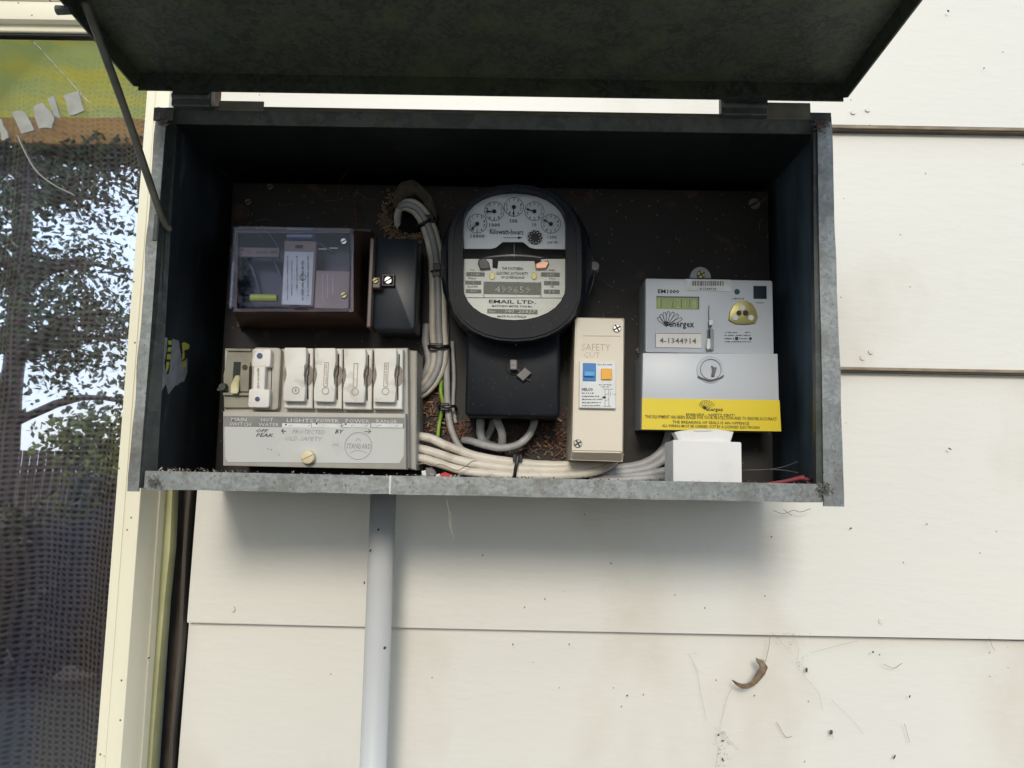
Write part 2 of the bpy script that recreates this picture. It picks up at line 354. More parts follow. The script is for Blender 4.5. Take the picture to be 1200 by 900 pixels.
def pcirc(cx, cy, r, Y, n=24, r2=None):
    c = at(cx, cy, Y); k = pxm(Y); return circ(c.x, c.z, r*k, n, (r2*k if r2 else None))
def screw(px, py, r, Y, parent, m=None, cross=False, tilt=30, h=.0012):
    c = at(px, py, Y); k = r*pxm(Y); mb = MB(); mb.prism(circ(c.x, c.z, k*1.12, 16), Y-h*.3, Y+.001); nf = len(mb.bm.faces)
    a0 = R_(tilt); g = .22
    n = 4 if cross else 2
    for q in range(n):
        a1 = a0+2*math.pi*q/n; P = []
        for j in range(7):
            a = a1+g+(2*math.pi/n-2*g)*j/6; P.append((c.x+k*.97*math.cos(a), c.z+k*.97*math.sin(a)))
        if cross: am = a1+math.pi/n; P.append((c.x+k*.25*math.cos(am), c.z+k*.25*math.sin(am)))
        mb.prism(P, Y-h, Y-h*.45)
    o = obj('screw', mb, m or M_metal, parent); o.data.materials.append(M_ring)
    for p in list(o.data.polygons)[:nf]: p.material_index = 1
    return o

# ================================================================== SETTING
# ground
mb = MB(); mb.poly(((-60, -90, 0), (60, -90, 0), (60, 2, 0), (-60, 2, 0)))
M_grass = mat('lawn', (.022,.026,.014), (.045,.04,.028), sc=1.2, rough=.9, bump=.5, bsc=60)
struct(obj('ground', mb, M_grass)) 
mb = MB(); mb.box(-3, 4, -1.9, -.02, -.05, .03, .006)
struct(obj('path', mb, mat('concrete path', (.46,.43,.38), (.38,.36,.32), sc=6, rough=.85, bump=.3)))

# weatherboard wall: each board its own part, lower edge 11 mm proud of the board below
wall = thing('weatherboard_wall', 'cream painted weatherboard house wall of wide lapped boards behind the meter box', 'wall', (0, .02, 0))
SEAMS = [1.914+.29, 1.914, 1.6245, 1.3245, 1.03, .74, .45, .16]
tops = [2.5] + SEAMS[:-1]
WX0, WX1, WZ0, WZ1 = -1.55, -.390, .55, 2.06          # window outer size
for i, (zb, zt) in enumerate(zip(SEAMS, tops)):
    xr = 2.6; xl = -.3625
    if i >= 4: xl = -.3640
    spans = [(xl, xr, zt)]
    if zb > WZ1: spans = [(-3, xr, zt)]
    else: spans.append((-3, WX0-.01, zt))
    for (a, b, z) in spans:
        mb = MB()
        n = 14; prof = [(.000, zb), (.010, z+.02), (.018, z+.02), (.008, zb)]
        cols = []
        for k in range(n+1):
            x = a+(b-a)*k/n; sag = .0012*math.sin(x*2.3+i*1.7)
            jag = 0
            cols.append([mb.bm.verts.new((x, y+.0006*math.sin(x*5+i), zz+(sag if zz == zb else 0))) for y, zz in prof])
        for A, B in zip(cols, cols[1:]):
            for q in range(4): mb.bm.faces.new((A[q], B[q], B[(q+1) % 4], A[(q+1) % 4]))
        mb.bm.faces.new(cols[0]); mb.bm.faces.new(cols[-1][::-1])
        es = [e for e in mb.bm.edges if abs(e.verts[0].co.z-zb) < .002 and abs(e.verts[1].co.z-zb) < .002 and e.verts[0].co.y < .004 and e.verts[1].co.y < .004 and abs(e.verts[0].co.x-e.verts[1].co.x) > .01]
        bmesh.ops.bevel(mb.bm, geom=es, offset=.0012, segments=2, affect='EDGES')
        obj('board', mb, M_side, wall, smooth=30)
# weathered joint filler and painted shade strips under the laps, and framing in the gap beside the window
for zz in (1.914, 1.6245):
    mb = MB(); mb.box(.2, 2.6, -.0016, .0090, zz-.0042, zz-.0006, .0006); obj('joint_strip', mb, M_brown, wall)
    mb = MB(); mb.box(.2, 2.6, .0005, .0092, zz-.0060, zz-.0043); obj('lap_shade_strip', mb, M_under, wall)  # dark strip painted in as shade below the joint strip
for zz in (1.3245, 1.03):
    mb = MB(); mb.box(-.352, 2.6, .0045, .0094, zz-.0018, zz-.0003); obj('lap_shade_strip', mb, M_under, wall)  # dark strip painted in to sharpen the shadow line of the lap
mb = MB()
mb.box(-.388, 2.6, .022, .05, .1, 2.5); obj('sheathing', mb, M_under, wall)
mb = MB()
P = []
for k in range(25):
    z = 1.50-1.2*k/24; P.append((-.3715+.0012*math.sin(z*30)+.0008*random.random(), z))
mb.prism(P+[(q[0]+.0038, q[1]) for q in P[::-1]], -.0005, .02); obj('lining_strip', mb, mat('bare grey timber', (.08,.068,.055), (.05,.04,.032), sc=60, rough=.9, stretch=(1,1,.1)), wall)
# nail heads
for x, y in ((1017,128), (1021,412), (1011,419), (1033,728), (272,714), (1000,131)):
    c = at(x, y, -.001); mb = MB(); mb.cyl((c.x, .010, c.z), (c.x, (.0094*(1-0) if False else 0)-.0016+max(0, 0), c.z), .0038, .0030, 14); obj('nail_head', mb, M_side, wall, smooth=40)

# window --------------------------------------------------------------
win = thing('window', 'cream aluminium framed window with reflective glass left of the meter box', 'window', ((WX0+WX1)/2, 0, WZ0))
fx = WX1-.026
mb = MB(); mb.box(WX1-.026, WX1, -.07, .02, WZ0, WZ1, .0015, 2); mb.box(WX1-.0005, WX1+.002, -.030, -.027, WZ0, WZ1); 
mb.box(WX1-.0165, WX1-.0155, -.0708, -.06, WZ0, WZ1)
obj('jamb', mb, M_alu, win, smooth=30)
# wavy sealant bead closing the frame to the wall
P = []
for k in range(31):
    z = WZ0+(WZ1-WZ0)*k/30; P.append((WX1+.005+.004*math.exp(-((z-1.42)/.06)**2)+.0007*math.sin(z*25), z))
mb = MB(); mb.prism([(WX1-.004, p[1]) for p in P]+[p for p in P[::-1]], -.012, .004); obj('sealant_bead', mb, mat('aged sealant', (.58,.56,.30), (.46,.44,.22), sc=30, rough=.6), win, smooth=30)
mb = MB(); mb.box(WX0, WX0+.03, -.07, .02, WZ0, WZ1, .0015, 2); obj('jamb', mb, M_alu, win, smooth=30)
hz = at(60, 22, -.07).z
mb = MB(); mb.box(WX0+.03, WX1-.026, -.068, .02, hz, WZ1, .0015, 2); mb.box(WX0+.03, WX1-.026, -.0705, -.05, hz+.022, WZ1-.002, .001); hz2 = at(60, 38.5, -.056).z; mb.box(WX0+.03, WX1-.0262, -.0585, -.0512, hz2, hz+.001, .0008); obj('header', mb, M_alu, win, smooth=30)
mb = MB(); mb.box(WX0+.03, WX1-.026, -.068, .02, WZ0, WZ0+.04, .0015, 2); mb.box(WX0-.02, WX1+.02, -.095, .0, WZ0-.02, WZ0-.001, .002); obj('sill', mb, M_alu, win, smooth=30)
mb = MB(); mb.box(WX0+.03, WX1-.026, -.050, -.046, WZ0+.04, hz); obj('pane', mb, M_glass, win)
mb = MB(); g = .0025; mb.box(WX1-.0285, WX1-.026, -.055, -.0505, WZ0+.04, hz-g); mb.box(WX0+.03, WX1-.026, -.055, -.0505, hz2-g, hz2-.0001); obj('gasket', mb, M_tie, win)
# torn bits of paper stuck on the glass
for P in ([(75,112),(92,106),(99,130),(81,136)], [(56,116),(63,113),(71,139),(62,134)], [(38,125),(50,121),(64,138),(60,150),(45,150)],
          [(14,132),(27,129),(40,150),(38,154),(26,157)], [(-4,138),(2,140),(10,162),(2,165)]):
    mb = MB(); Q = []
    for k in range(len(P)):
        a, b = P[k], P[(k+1) % len(P)]
        for t in (0, .33, .66): Q.append((a[0]+(b[0]-a[0])*t+random.uniform(-1, 1), a[1]+(b[1]-a[1])*t+random.uniform(-1, 1)))
    mb.prism(pts2(Q, -.051), -.0512, -.0502); obj('paper_residue', mb, mat('torn paper', (.34,.34,.30), (.26,.26,.24), sc=60, rough=.8), win)
mb = MB(); mb.tube([at(x, y, -.052) for x, y in ((20,158),(28,176),(42,200),(62,216),(86,228))], .0006, 5); obj('thread', mb, M_web, win)
cur = None
mb = MB(); nx = 120; V = []
for k in range(nx+1):
    x = WX0+.03+(WX1-.012-WX0-.03)*k/nx; y = .0+.012*math.sin(k*.42)+.006*math.sin(k*.9+1)
    V.append((mb.bm.verts.new((x, y, WZ0+.02)), mb.bm.verts.new((x, y, WZ1-.03))))
for a, b in zip(V, V[1:]): mb.bm.faces.new((a[0], b[0], b[1], a[1]))
o = obj('curtain', mb, M_curt, None, smooth='all'); tag(o, 'dark open weave curtain hanging behind the reflective window glass', 'curtain')
mb = MB(); mb.box(WX0-.3, WX1-.001, .30, .32, WZ0-.3, 2.3); mb.box(WX0-.3, WX0-.28, .06, .3, WZ0-.3, 2.3); struct(obj('room', mb, mat('dim room', (.05,.05,.055), rough=.9)))

# ================================================================== METER BOX
BX0, BX1, BZ0, BZ1, BY = -.335, .2805, 1.4775, 1.8235, -.20
box = thing('meter_box', 'open galvanised steel meter box with its lid raised, fixed on the weatherboards', 'meter box', ((BX0+BX1)/2, -.003, BZ0))
T = .0014
mb = MB(); mb.box(BX0, BX1, -.006, -.003, BZ0, BZ1); obj('back_panel', mb, M_in, box)
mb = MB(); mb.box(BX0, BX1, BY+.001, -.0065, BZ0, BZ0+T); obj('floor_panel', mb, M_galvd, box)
mb = MB(); mb.box(BX0, BX1, BY+.001, -.0065, BZ1-T, BZ1); obj('top_panel', mb, M_in, box)
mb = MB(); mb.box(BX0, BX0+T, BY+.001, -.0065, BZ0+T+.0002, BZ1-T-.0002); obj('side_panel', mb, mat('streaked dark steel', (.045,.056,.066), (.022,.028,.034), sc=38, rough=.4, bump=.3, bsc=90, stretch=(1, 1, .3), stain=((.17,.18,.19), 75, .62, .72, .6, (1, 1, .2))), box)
mb = MB(); mb.box(BX1-T, BX1, BY+.001, -.0065, BZ0+T+.0002, BZ1-T-.0002); obj('side_panel', mb, M_inr, box)  # paler and bluer than the left: bluish light put into its colour
# front flanges, a bit battered
def flange(P, y0, y1, m_, name='front_flange', bow=.0006, wob=0):
    """strip between two photo-independent edges given as ((xa,za),(xb,zb)) pairs along its length"""
    (a0, b0), (a1, b1) = P; n = 26; mb = MB(); C = []
    for k in range(n+1):
        t = k/n; w = wob*(math.sin(t*23)+.6*math.sin(t*41+1))*.5; yy = bow*math.sin(t*9+a0[0]*7)
        A = (a0[0]+(a1[0]-a0[0])*t, a0[1]+(a1[1]-a0[1])*t); B = (b0[0]+(b1[0]-b0[0])*t, b0[1]+(b1[1]-b0[1])*t)
        dx, dz = (B[0]-A[0]), (B[1]-A[1]); l = math.hypot(dx, dz); A = (A[0]-dx/l*w, A[1]-dz/l*w)
        C.append([mb.bm.verts.new((A[0], y0+yy, A[1])), mb.bm.verts.new((B[0], y0+yy, B[1])), mb.bm.verts.new((B[0], y1+yy, B[1])), mb.bm.verts.new((A[0], y1+yy, A[1]))])
    for A, B in zip(C, C[1:]):
        for q in range(4): mb.bm.faces.new((A[q], A[(q+1) % 4], B[(q+1) % 4], B[q]))
    mb.bm.faces.new(C[0]); mb.bm.faces.new(C[-1][::-1]); return obj(name, mb, m_, box, smooth=40)
# bottom in two lengths meeting at a joint
jx = at(457, 572, BY).x
zt_, zb_ = BZ0+.0150, BZ0-.001
flange((((BX0+.012, zb_), (BX0+.012, zt_)), ((jx-.0004, zb_), (jx-.0004, zt_-.0003))), BY-.001, BY+.0008, M_galv, wob=.0004)
flange((((jx+.0004, zb_), (jx+.0004, zt_)), ((BX1-.016, zb_), (BX1-.016, zt_))), BY-.0016, BY+.0004, M_galv, wob=.0004)
# right upright, a little wider at the foot
flange((((BX1+.002, BZ0-.004), (BX1-.0155, BZ0-.004)), ((BX1+.0005, BZ1+.001), (BX1-.0125, BZ1-.002))), BY-.003, BY-.0012, M_galv, wob=.0005)
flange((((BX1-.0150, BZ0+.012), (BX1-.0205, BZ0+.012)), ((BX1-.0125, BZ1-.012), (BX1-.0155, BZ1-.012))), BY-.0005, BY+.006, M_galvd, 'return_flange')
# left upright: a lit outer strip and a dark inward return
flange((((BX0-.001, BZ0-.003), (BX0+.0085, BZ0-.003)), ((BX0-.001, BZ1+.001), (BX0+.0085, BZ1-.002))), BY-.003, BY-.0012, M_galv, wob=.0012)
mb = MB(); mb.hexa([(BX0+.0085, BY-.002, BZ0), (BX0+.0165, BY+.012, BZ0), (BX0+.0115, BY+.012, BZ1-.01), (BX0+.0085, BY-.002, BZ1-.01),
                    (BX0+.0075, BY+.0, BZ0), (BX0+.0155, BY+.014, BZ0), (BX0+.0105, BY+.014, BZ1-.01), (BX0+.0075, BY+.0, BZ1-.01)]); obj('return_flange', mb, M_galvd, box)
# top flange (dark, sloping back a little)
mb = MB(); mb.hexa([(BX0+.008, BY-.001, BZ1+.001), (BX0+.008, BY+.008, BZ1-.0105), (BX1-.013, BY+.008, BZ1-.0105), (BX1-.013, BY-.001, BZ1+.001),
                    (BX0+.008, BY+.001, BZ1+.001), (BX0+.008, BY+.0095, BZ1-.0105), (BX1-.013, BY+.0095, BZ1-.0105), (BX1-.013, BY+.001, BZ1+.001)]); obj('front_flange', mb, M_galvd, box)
mb = MB(); mb.box(BX0+.02, BX1-.018, BY-.0035, BY-.0015, BZ1-.001, BZ1+.0022, .0006); obj('top_bead', mb, mat('rust brown steel', (.06,.05,.04), (.10,.085,.05), sc=50, rough=.7), box)
# corner rust and nest spatter
mb = MB(); pbox(mb, 180, 126, 203, 141, BY-.004, BY-.002); obj('corner_tab', mb, M_galvd, box)
mb = MB(); pbox(mb, 950, 132, 974, 142, BY-.004, BY-.002); obj('corner_tab', mb, M_galvd, box)
c = at(457, 572, BY-.002); mb = MB(); mb.prism([(c.x-.0007, zb_), (c.x+.0006, zb_), (c.x+.0011, zt_), (c.x-.0010, zt_)], BY-.0024, BY-.001); obj('solder_drip', mb, M_inkw, box)
# lid
LZ = 1.5+.3345; LX0, LX1 = -.3505, .2895; LD = .37; Lh = .0175
lid = obj('lid', MB().box(LX0, LX1, BY-.012-LD, BY-.012, LZ+Lh, LZ+Lh+.0015), M_lid, box)
def lipped(x0, x1, y0, y1, nm='lid_lip', z0=LZ): mb = MB(); mb.box(x0, x1, y0, y1, z0, LZ+Lh-.0001); return obj(nm, mb, M_lid, lid)
lipped(LX0+.0016, LX1-.0016, BY-.0135, BY-.012); lipped(LX0+.001, LX1-.001, BY-.012-LD, BY-.0105-LD)
for sx, xa in ((1, LX0), (-1, LX1)):
    mb = MB(); ya, yb = BY-.012, BY-.012-LD
    # side lip with its rear corner cut off
    x0, x1 = (xa, xa+.0015*sx)
    mb.slab([(x0, yb, LZ), (x0, ya-.007, LZ), (x0, ya, LZ+.004), (x0, ya, LZ+Lh-.0002), (x0, yb, LZ+Lh-.0002)], (sx, 0, 0), .0015)
    obj('lid_lip', mb, M_lid, lid)
TLT = -R_(4.6); hp = Vector((0, BY-.012, LZ)); w0 = WL[lid.name]; w1 = hp+Matrix.Rotation(TLT, 3, 'X') @ (w0-hp)
lid.location = lid.location+(w1-w0); lid.rotation_euler.x = TLT
# hinges
for a, b, c0, d0, e0 in ((205, 251, 256, 309, 118), (843, 897, 898, 950, 120)):
    mb = MB(); X0, X1, Z0, Z1 = pr(a, 100, b, 130, BY-.006); mb.box(X0, X1, BY-.013, BY-.003, BZ1-.003, LZ+.004, .001)
    h = obj('hinge', mb, M_galvd, box)
    mb = MB(); mb.cyl((X0+.001, BY-.0125, BZ1+.006), (X1-.001, BY-.0125, BZ1+.006), .003, None, 12); obj('hinge_pin', mb, M_galvd, h, smooth=40)
    X0, X1, Z0, Z1 = pr(c0, e0, d0, 130, BY-.004); mb = MB(); mb.box(X0, X1, BY-.004, BY-.0025, BZ1-.002, Z1, .0006)
    obj('hinge_leaf', mb, mat('brown grey steel', (.16,.145,.11), (.10,.09,.07), sc=60, rough=.7), h)
# stay rod
p0 = at(188, 250, BY-.005); p1 = at(104, 14, -.315)
p1 = atx(108, 16, LX0+.006) if False else p1
mb = MB(); mb.tube([at(99, 4, -.318), p1, p0+(p1-p0)*.55+Vector((.0008, 0, .001)), p0, p0+Vector((.004, .012, -.012))], .0032, 12, 6)
obj('stay_rod', mb, mat('dull brown grey rod', (.13,.125,.10), (.08,.078,.065), sc=60, rough=.5, metal=.3), box, smooth='all')
mb = MB(); c = at(184, 268, BY-.002); mb.box(c.x-.003, c.x+.002, BY-.004, BY+.004, c.z-.012, c.z+.014, .001); obj('stay_bracket', mb, M_galvd, box)
c = at(76, 12, -.33); mb = MB(); mb.cyl(c+Vector((-.006, 0, 0)), c+Vector((.005, 0, 0)), .0035, .003, 12); obj('stay_bolt', mb, M_galvd, box, smooth=40)

# mounting board inside
YB = -.065
mb = MB(); mb.box(-.3165, .2690, YB, YB+.012, BZ0+T+.0005, 1.8065, .001); board = obj('mounting_board', mb, M_board, box)
for x in (-.30, .23): mb = MB(); mb.box(x, x+.02, YB+.0125, -.0065, 1.49, 1.79); obj('batten', mb, M_under, box)
for x, y, r in ((884,239,7), (317,219,4), (291,237,4), (748,411,3), (884,498,4)):
    screw(x, y, r, YB-.0008, board, M_lead)
# hole in the board with its dark fibre rim
hc = at(478, 260, YB)

# debris: nest fibres round the hole, chips over the board, litter on the flange
def chips(name, n, gen, size, m_, label, cat, parent=None, ylim=None, thin=.35):
    mb = MB()
    for _ in range(n):
        p = gen(); s = random.uniform(*size); d = Vector((random.gauss(0, 1), random.gauss(0, .6), random.gauss(0, .8))).normalized(); e = d.cross(Vector((random.gauss(0, 1), random.gauss(0, 1), random.gauss(0, 1)))).normalized(); f = d.cross(e)
        w = s*random.uniform(.2, thin+.1); h = s*random.uniform(.08, .2)
        mb.hexa([p-d*s-e*w*.5-f*h, p+d*s*.8-e*w-f*h, p+d*s+e*w*.6-f*h, p-d*s*.7+e*w-f*h, p-d*s-e*w*.5+f*h, p+d*s*.8-e*w+f*h, p+d*s+e*w*.6+f*h, p-d*s*.7+e*w+f*h])
    o = obj(name, mb, m_, parent)
    return stuff(o, label, cat)
def g_ring():
    a = random.choice((random.uniform(95, 290), random.uniform(180, 330))); r = random.gauss(1, .13)
    x = 481+31*r*math.cos(R_(a)); y = 252-29*r*math.sin(R_(a))
    if x > 492 and y < 262: x = random.uniform(462, 500); y = random.uniform(268, 283)
    return at(x, y, YB-random.uniform(.0, .006))
chips('nest_fibre', 520, g_ring, (.0009, .0026), M_bark2, 'tan nest fibres packed round the cable entry at the top of the board', 'debris')
def g_pack():
    return at(random.gauss(482, 10), random.gauss(222, 5), YB-random.uniform(0, .008))
mb = MB(); P = pts2([(460,246),(462,226),(470,214),(484,211),(492,216),(506,231),(513,252),(512,262),(500,246),(490,238),(470,240)], YB-.008)
mb.prism(P, YB-.012, YB, .002, 2); tag(obj('paper_wad', mb, mat('brown grey rag', (.13,.10,.075), (.07,.06,.05), sc=90, rough=.95, bump=1), smooth='all'), 'dirty brown rag wad stuffed above the cable entry hole', 'rag')
mb = MB(); mb.prism(pcirc(480, 258, 17, YB, 24), YB-.0009, YB+.001); obj('cable_hole', mb, mat('black void', (.003,.003,.004), rough=1), board)
def g_low():
    x, y = random.choice((( random.gauss(500, 14), random.gauss(470, 22)), (random.gauss(668, 18), random.gauss(505, 18)), (random.gauss(536, 8), random.gauss(505, 8)), (random.gauss(630, 30), random.gauss(518, 10))))
    return at(x, min(y, 545), YB-random.uniform(.0005, .003))
chips('wood_chips', 620, g_low, (.001, .0034), mat('reddish brown chips', (.24,.115,.07), (.11,.06,.045), sc=150, rough=.95), 'reddish brown chips and dust clinging to the lower mounting board', 'debris')
def g_low2():
    x, y = random.choice(((random.gauss(668, 14), random.gauss(510, 15)), (random.gauss(620, 30), random.gauss(525, 8)), (random.gauss(510, 10), random.gauss(480, 22))))
    return at(x, min(y, 545), YB-random.uniform(.001, .004))
chips('bark_chips', 170, g_low2, (.001, .0036), M_bark2, 'pale tan bark chips caught between the lower cables', 'debris')
def g_top(): 
    c = random.choice(((410,228,10,3), (678,228,8,4), (527,233,10,7), (418,254,5,5)))
    return at(random.gauss(c[0], c[2]), random.gauss(c[1], c[3]), YB-random.uniform(.0003, .002))
chips('rust_flakes', 110, g_top, (.0008, .0022), mat('rust flake', (.20,.08,.04), (.11,.05,.03), sc=100, rough=.95), 'rust coloured flakes stuck along the upper mounting board', 'debris')
zf = BZ0+T
def g_floor():
    x = random.uniform(BX0+.02, BX1-.02); y = random.uniform(BY+.004, BY+.03)
    return Vector((x, y, zt_-.004+random.uniform(-.002, .0045)+(.002 if x < -.24 else 0)))
chips('floor_litter', 700, g_floor, (.0007, .0026), mat('brown litter', (.12,.08,.055), (.05,.035,.03), sc=200, rough=.95), 'brown leaf litter and dust lying behind the bottom flange', 'litter')
def g_floor2():
    x = random.choice((random.uniform(BX0+.02, -.25), random.uniform(-.09, .0), random.uniform(BX0+.02, BX1-.05))); return Vector((x, random.uniform(BY+.001, BY+.01), zt_+random.uniform(-.001, .0022)))
chips('pale_crumbs', 90, g_floor2, (.0006, .0018), mat('pale crumbs', (.58,.52,.42), (.40,.33,.25), sc=200, rough=.9), 'pale crumbs scattered along the bottom flange edge', 'litter')
mb = MB(); mb.box(BX0+.02, BX1-.022, BY+.006, YB-.001, zf+.0002, zt_-.006, .002); stuff(obj('dust_bed', mb, mat('dusty dirt', (.07,.05,.035), (.035,.025,.02), sc=120, rough=1, bump=1)), 'deep brown dust covering the box floor', 'dust')

for (x, y, rx, ry, n, ir) in ((190,140,3.5,4,60,1), (962,147,4.5,5,90,1), (180,565,3.5,3,60,0), (966,574,4,4,80,0)):
    def g_c(x=x, y=y, rx=rx, ry=ry): return at(random.gauss(x, rx), random.gauss(y, ry), BY-.0038-random.uniform(0, .0012))
    chips('corner_crust', n, g_c, (.0006, .0019), M_rust if ir else mat('corner grime', (.15,.14,.12), (.09,.085,.08), sc=200, rough=.9), 'rough crust of rust and web dirt stuck on the %s corner of the box front' % {190: 'top left', 962: 'top right', 180: 'bottom left', 966: 'bottom right'}[x], 'crust')
mb = MB(); rw = random.Random(3)
for k in range(46):
    x, y = rw.choice(((500, 470), (668, 500), (540, 500), (690, 385), (660, 400), (410, 240), (690, 320), (300, 250), (860, 250), (640, 520)))
    x += rw.gauss(0, 14); y += rw.gauss(0, 12); a = rw.uniform(0, 6.28); l = rw.uniform(8, 30); mb.tube([at(x, y, YB-.002), at(x+l*.5*math.cos(a)+rw.gauss(0, 2), y+l*.5*math.sin(a)+rw.gauss(0, 2), YB-.006), at(x+l*math.cos(a), y+l*math.sin(a), YB-.003)], .00018, 4, 3)
stuff(obj('web_threads', mb, mat('dusty web', (.22,.18,.14), rough=.9)), 'dusty cobweb threads strung over the mounting board', 'cobweb')
# torn sticker on the left interior wall
XS = BX0+T
def sx_(P): return [atx(x, y, XS+.0006) for x, y in P]
stk = thing('torn_sticker', 'torn white and yellow sticker on the left inside wall of the box', 'sticker', atx(200, 440, XS))
mb = MB(); mb.slab(sx_([(184,393),(196,396),(195,410),(192,425),(195,442),(193,450),(191,443),(189,452),(187,446),(184,458),(182,450),(180,455),(181,430)]), (1, 0, 0), .0004)
mb.slab(sx_([(202,397),(209,399),(211,412),(213,424),(219,420),(219,436),(215,448),(212,442),(208,452),(205,444),(201,455),(199,446),(196,460),(196,446),(199,430)]), (1, 0, 0), .0004)
mb.slab(sx_([(181,440),(219,436),(214,447),(205,452),(197,462),(194,450),(189,458),(186,448),(181,452)]), (1, 0, 0), .0003)
obj('paper_backing', mb, mat('torn grey paper', (.40,.40,.42), (.30,.30,.32), sc=90, rough=.9), stk)
mb = MB()
for P in ([(197,399),(201,399),(201,404),(197,404)], [(197,407),(201,407),(200,412),(196,412)], [(196,415),(200,415),(200,421),(195,421)], [(195,424),(199,424),(197,432),(194,438)],
          [(213,402),(216,401),(222,404),(221,409),(217,410),(214,413)], [(214,413),(216,413),(216,420),(213,422)], [(215,424),(218,424),(218,430),(213,430)]):
    mb = MB(); mb.slab([atx(x, y, XS+.0011) for x, y in P], (1, 0, 0), .0002); obj('yellow_print', mb, mat('fluoro yellow print', (.66,.68,.10), (.55,.58,.08), sc=80, rough=.6), stk)
if 0: obj('yellow_print', mb, mat('fluoro yellow print', (.66,.68,.10), (.55,.58,.08), sc=80, rough=.6), stk)

# ================================================================== TIME SWITCH WITH CLEAR COVER (upper left)
Yf = -.165
ts = thing('time_switch', 'old brown bakelite time switch with a clear front cover above the fuses', 'time switch', at(350, 388, YB))
fr = pr(267, 264, 412, 363, Yf); fb = pr(283, 268, 433, 387, YB)
A = [at(*p, Yf) for p in ((270,265),(411,265),(411,362),(268,362))]; B = [at(*p, YB-.0005) for p in ((284,268),(437,272),(434,385),(282,385))]
mb = MB()
# hollow body: outer shell walls
C_ = [a+Vector((0, .012, 0)) for a in A]
for i in range(4):
    j = (i+1) % 4; c = sum(A, Vector())/4
    inn = lambda p, k=.003: p+Vector((k*(1 if c.x > p.x else -1), 0, k*(1 if c.z > p.z else -1)))
    mb.hexa([C_[i], C_[j], inn(C_[j]), inn(C_[i]), B[i], B[j], inn(B[j]), inn(B[i])])
mb.hexa([b+Vector((0, -.01, 0)) for b in B]+B)
obj('case', mb, M_brbk, ts)
mb = MB(); pbox(mb, 268, 264, 411, 363, Yf, Yf+.012, .002, 2); obj('clear_cover', mb, M_clear, ts)
mb = MB(); pbox(mb, 272, 268, 410, 361, Yf+.045, Yf+.05); obj('inner_plate', mb, mat('sky tinted inner plate', (.035,.045,.10), (.06,.06,.09), sc=30, rough=.35), ts)  # blue of the sky reflected in the cover is put into this colour
mb = MB(); pbox(mb, 276, 290, 327, 301, Yf+.020, Yf+.024, .0005); o = obj('tag_strip', mb, M_brp, ts); 
mb = MB(); worn(mb, 300, 294, 314, 297.5, Yf+.0196); flat(mb, 279, 292, 286, 294, Yf+.0196); flat(mb, 317, 294, 325, 297, Yf+.0196); obj('lettering', mb, M_ink2, o)
mb = MB(); pbox(mb, 331, 282, 369, 359, Yf+.0145, Yf+.020, .0008); lp = obj('label_plate', mb, M_brp, ts)
mb = MB(); pbox(mb, 332, 295, 366, 357, Yf+.0132, Yf+.0142); lb = obj('rating_label', mb, M_label, lp)
mb = MB()
for k, (s, x) in enumerate((('', 336), ('', 341), ('', 347), ('', 353), ('', 360))):
    worn(mb, x, 300+k % 2*6, x+(1.8 if k != 3 else 3), 352-k % 3*5, Yf+.0128, rot=1)
mb.ring(pcirc(355, 325, 4, Yf+.0128, 16), pcirc(355, 325, 3.3, Yf+.0128, 16), Yf+.0127, Yf+.0129); obj('lettering', mb, M_ink2, lb)
mb = MB(); flat(mb, 346, 287, 355, 291, Yf+.0140); obj('slot', mb, M_ring, lp)
mb = MB(); flat(mb, 342, 357.5, 350, 359.5, Yf+.0130); obj('slot', mb, M_ring, lp)
mb = MB(); pbox(mb, 369, 317, 410, 362, Yf+.0135, Yf+.020, .0008); pl = obj('terminal_plate', mb, M_brp, ts)
mb = MB()
for k in range(3): worn(mb, 377+k*6, 322, 378.6+k*6, 353-k*4, Yf+.0131, rot=1)
obj('lettering', mb, M_inkw, pl)
screw(403, 346, 3.6, Yf+.0125, pl, M_brass); screw(403, 283, 3.6, Yf+.020, ts, M_metal)
mb = MB(); pbox(mb, 334, 265, 368, 280, Yf+.0145, Yf+.03, .002, 2); rl = obj('relay', mb, mat('blue clear block', (.05,.085,.18), rough=.2, coat=.6), ts)
mb = MB(); X0, X1, Z0, Z1 = pr(293, 344, 324, 353, Yf+.022); mb.cyl((X0, Yf+.025, (Z0+Z1)/2), (X1, Yf+.025, (Z0+Z1)/2), (Z1-Z0)/2, None, 16); obj('capsule', mb, M_lime, ts, smooth=40)
mb = MB(); flat(mb, 373, 291, 383, 292.5, Yf+.018); flat(mb, 386, 290, 396, 291.5, Yf+.018); obj('print_dash', mb, M_inkw, ts)
mb = MB()
for P in ([(312,269),(327,291)], [(300,266),(306,278)], [(272,330),(278,340)]): mb.tube([at(*P[0], Yf+.016), at(*P[1], Yf+.016)], .0003, 5, 1)
for k, (x, y, dx, dy) in enumerate(((300,290,34,46), (285,306,20,40), (340,276,50,20))):
    mb.tube([at(x, y, Yf+.04), at(x+dx*.5, y+dy*.2, Yf+.034), at(x+dx, y+dy, Yf+.04)], .0011, 6)
obj('inner_wire', mb, mat('pale blue wire', (.20,.26,.36), rough=.4), ts, smooth='all')
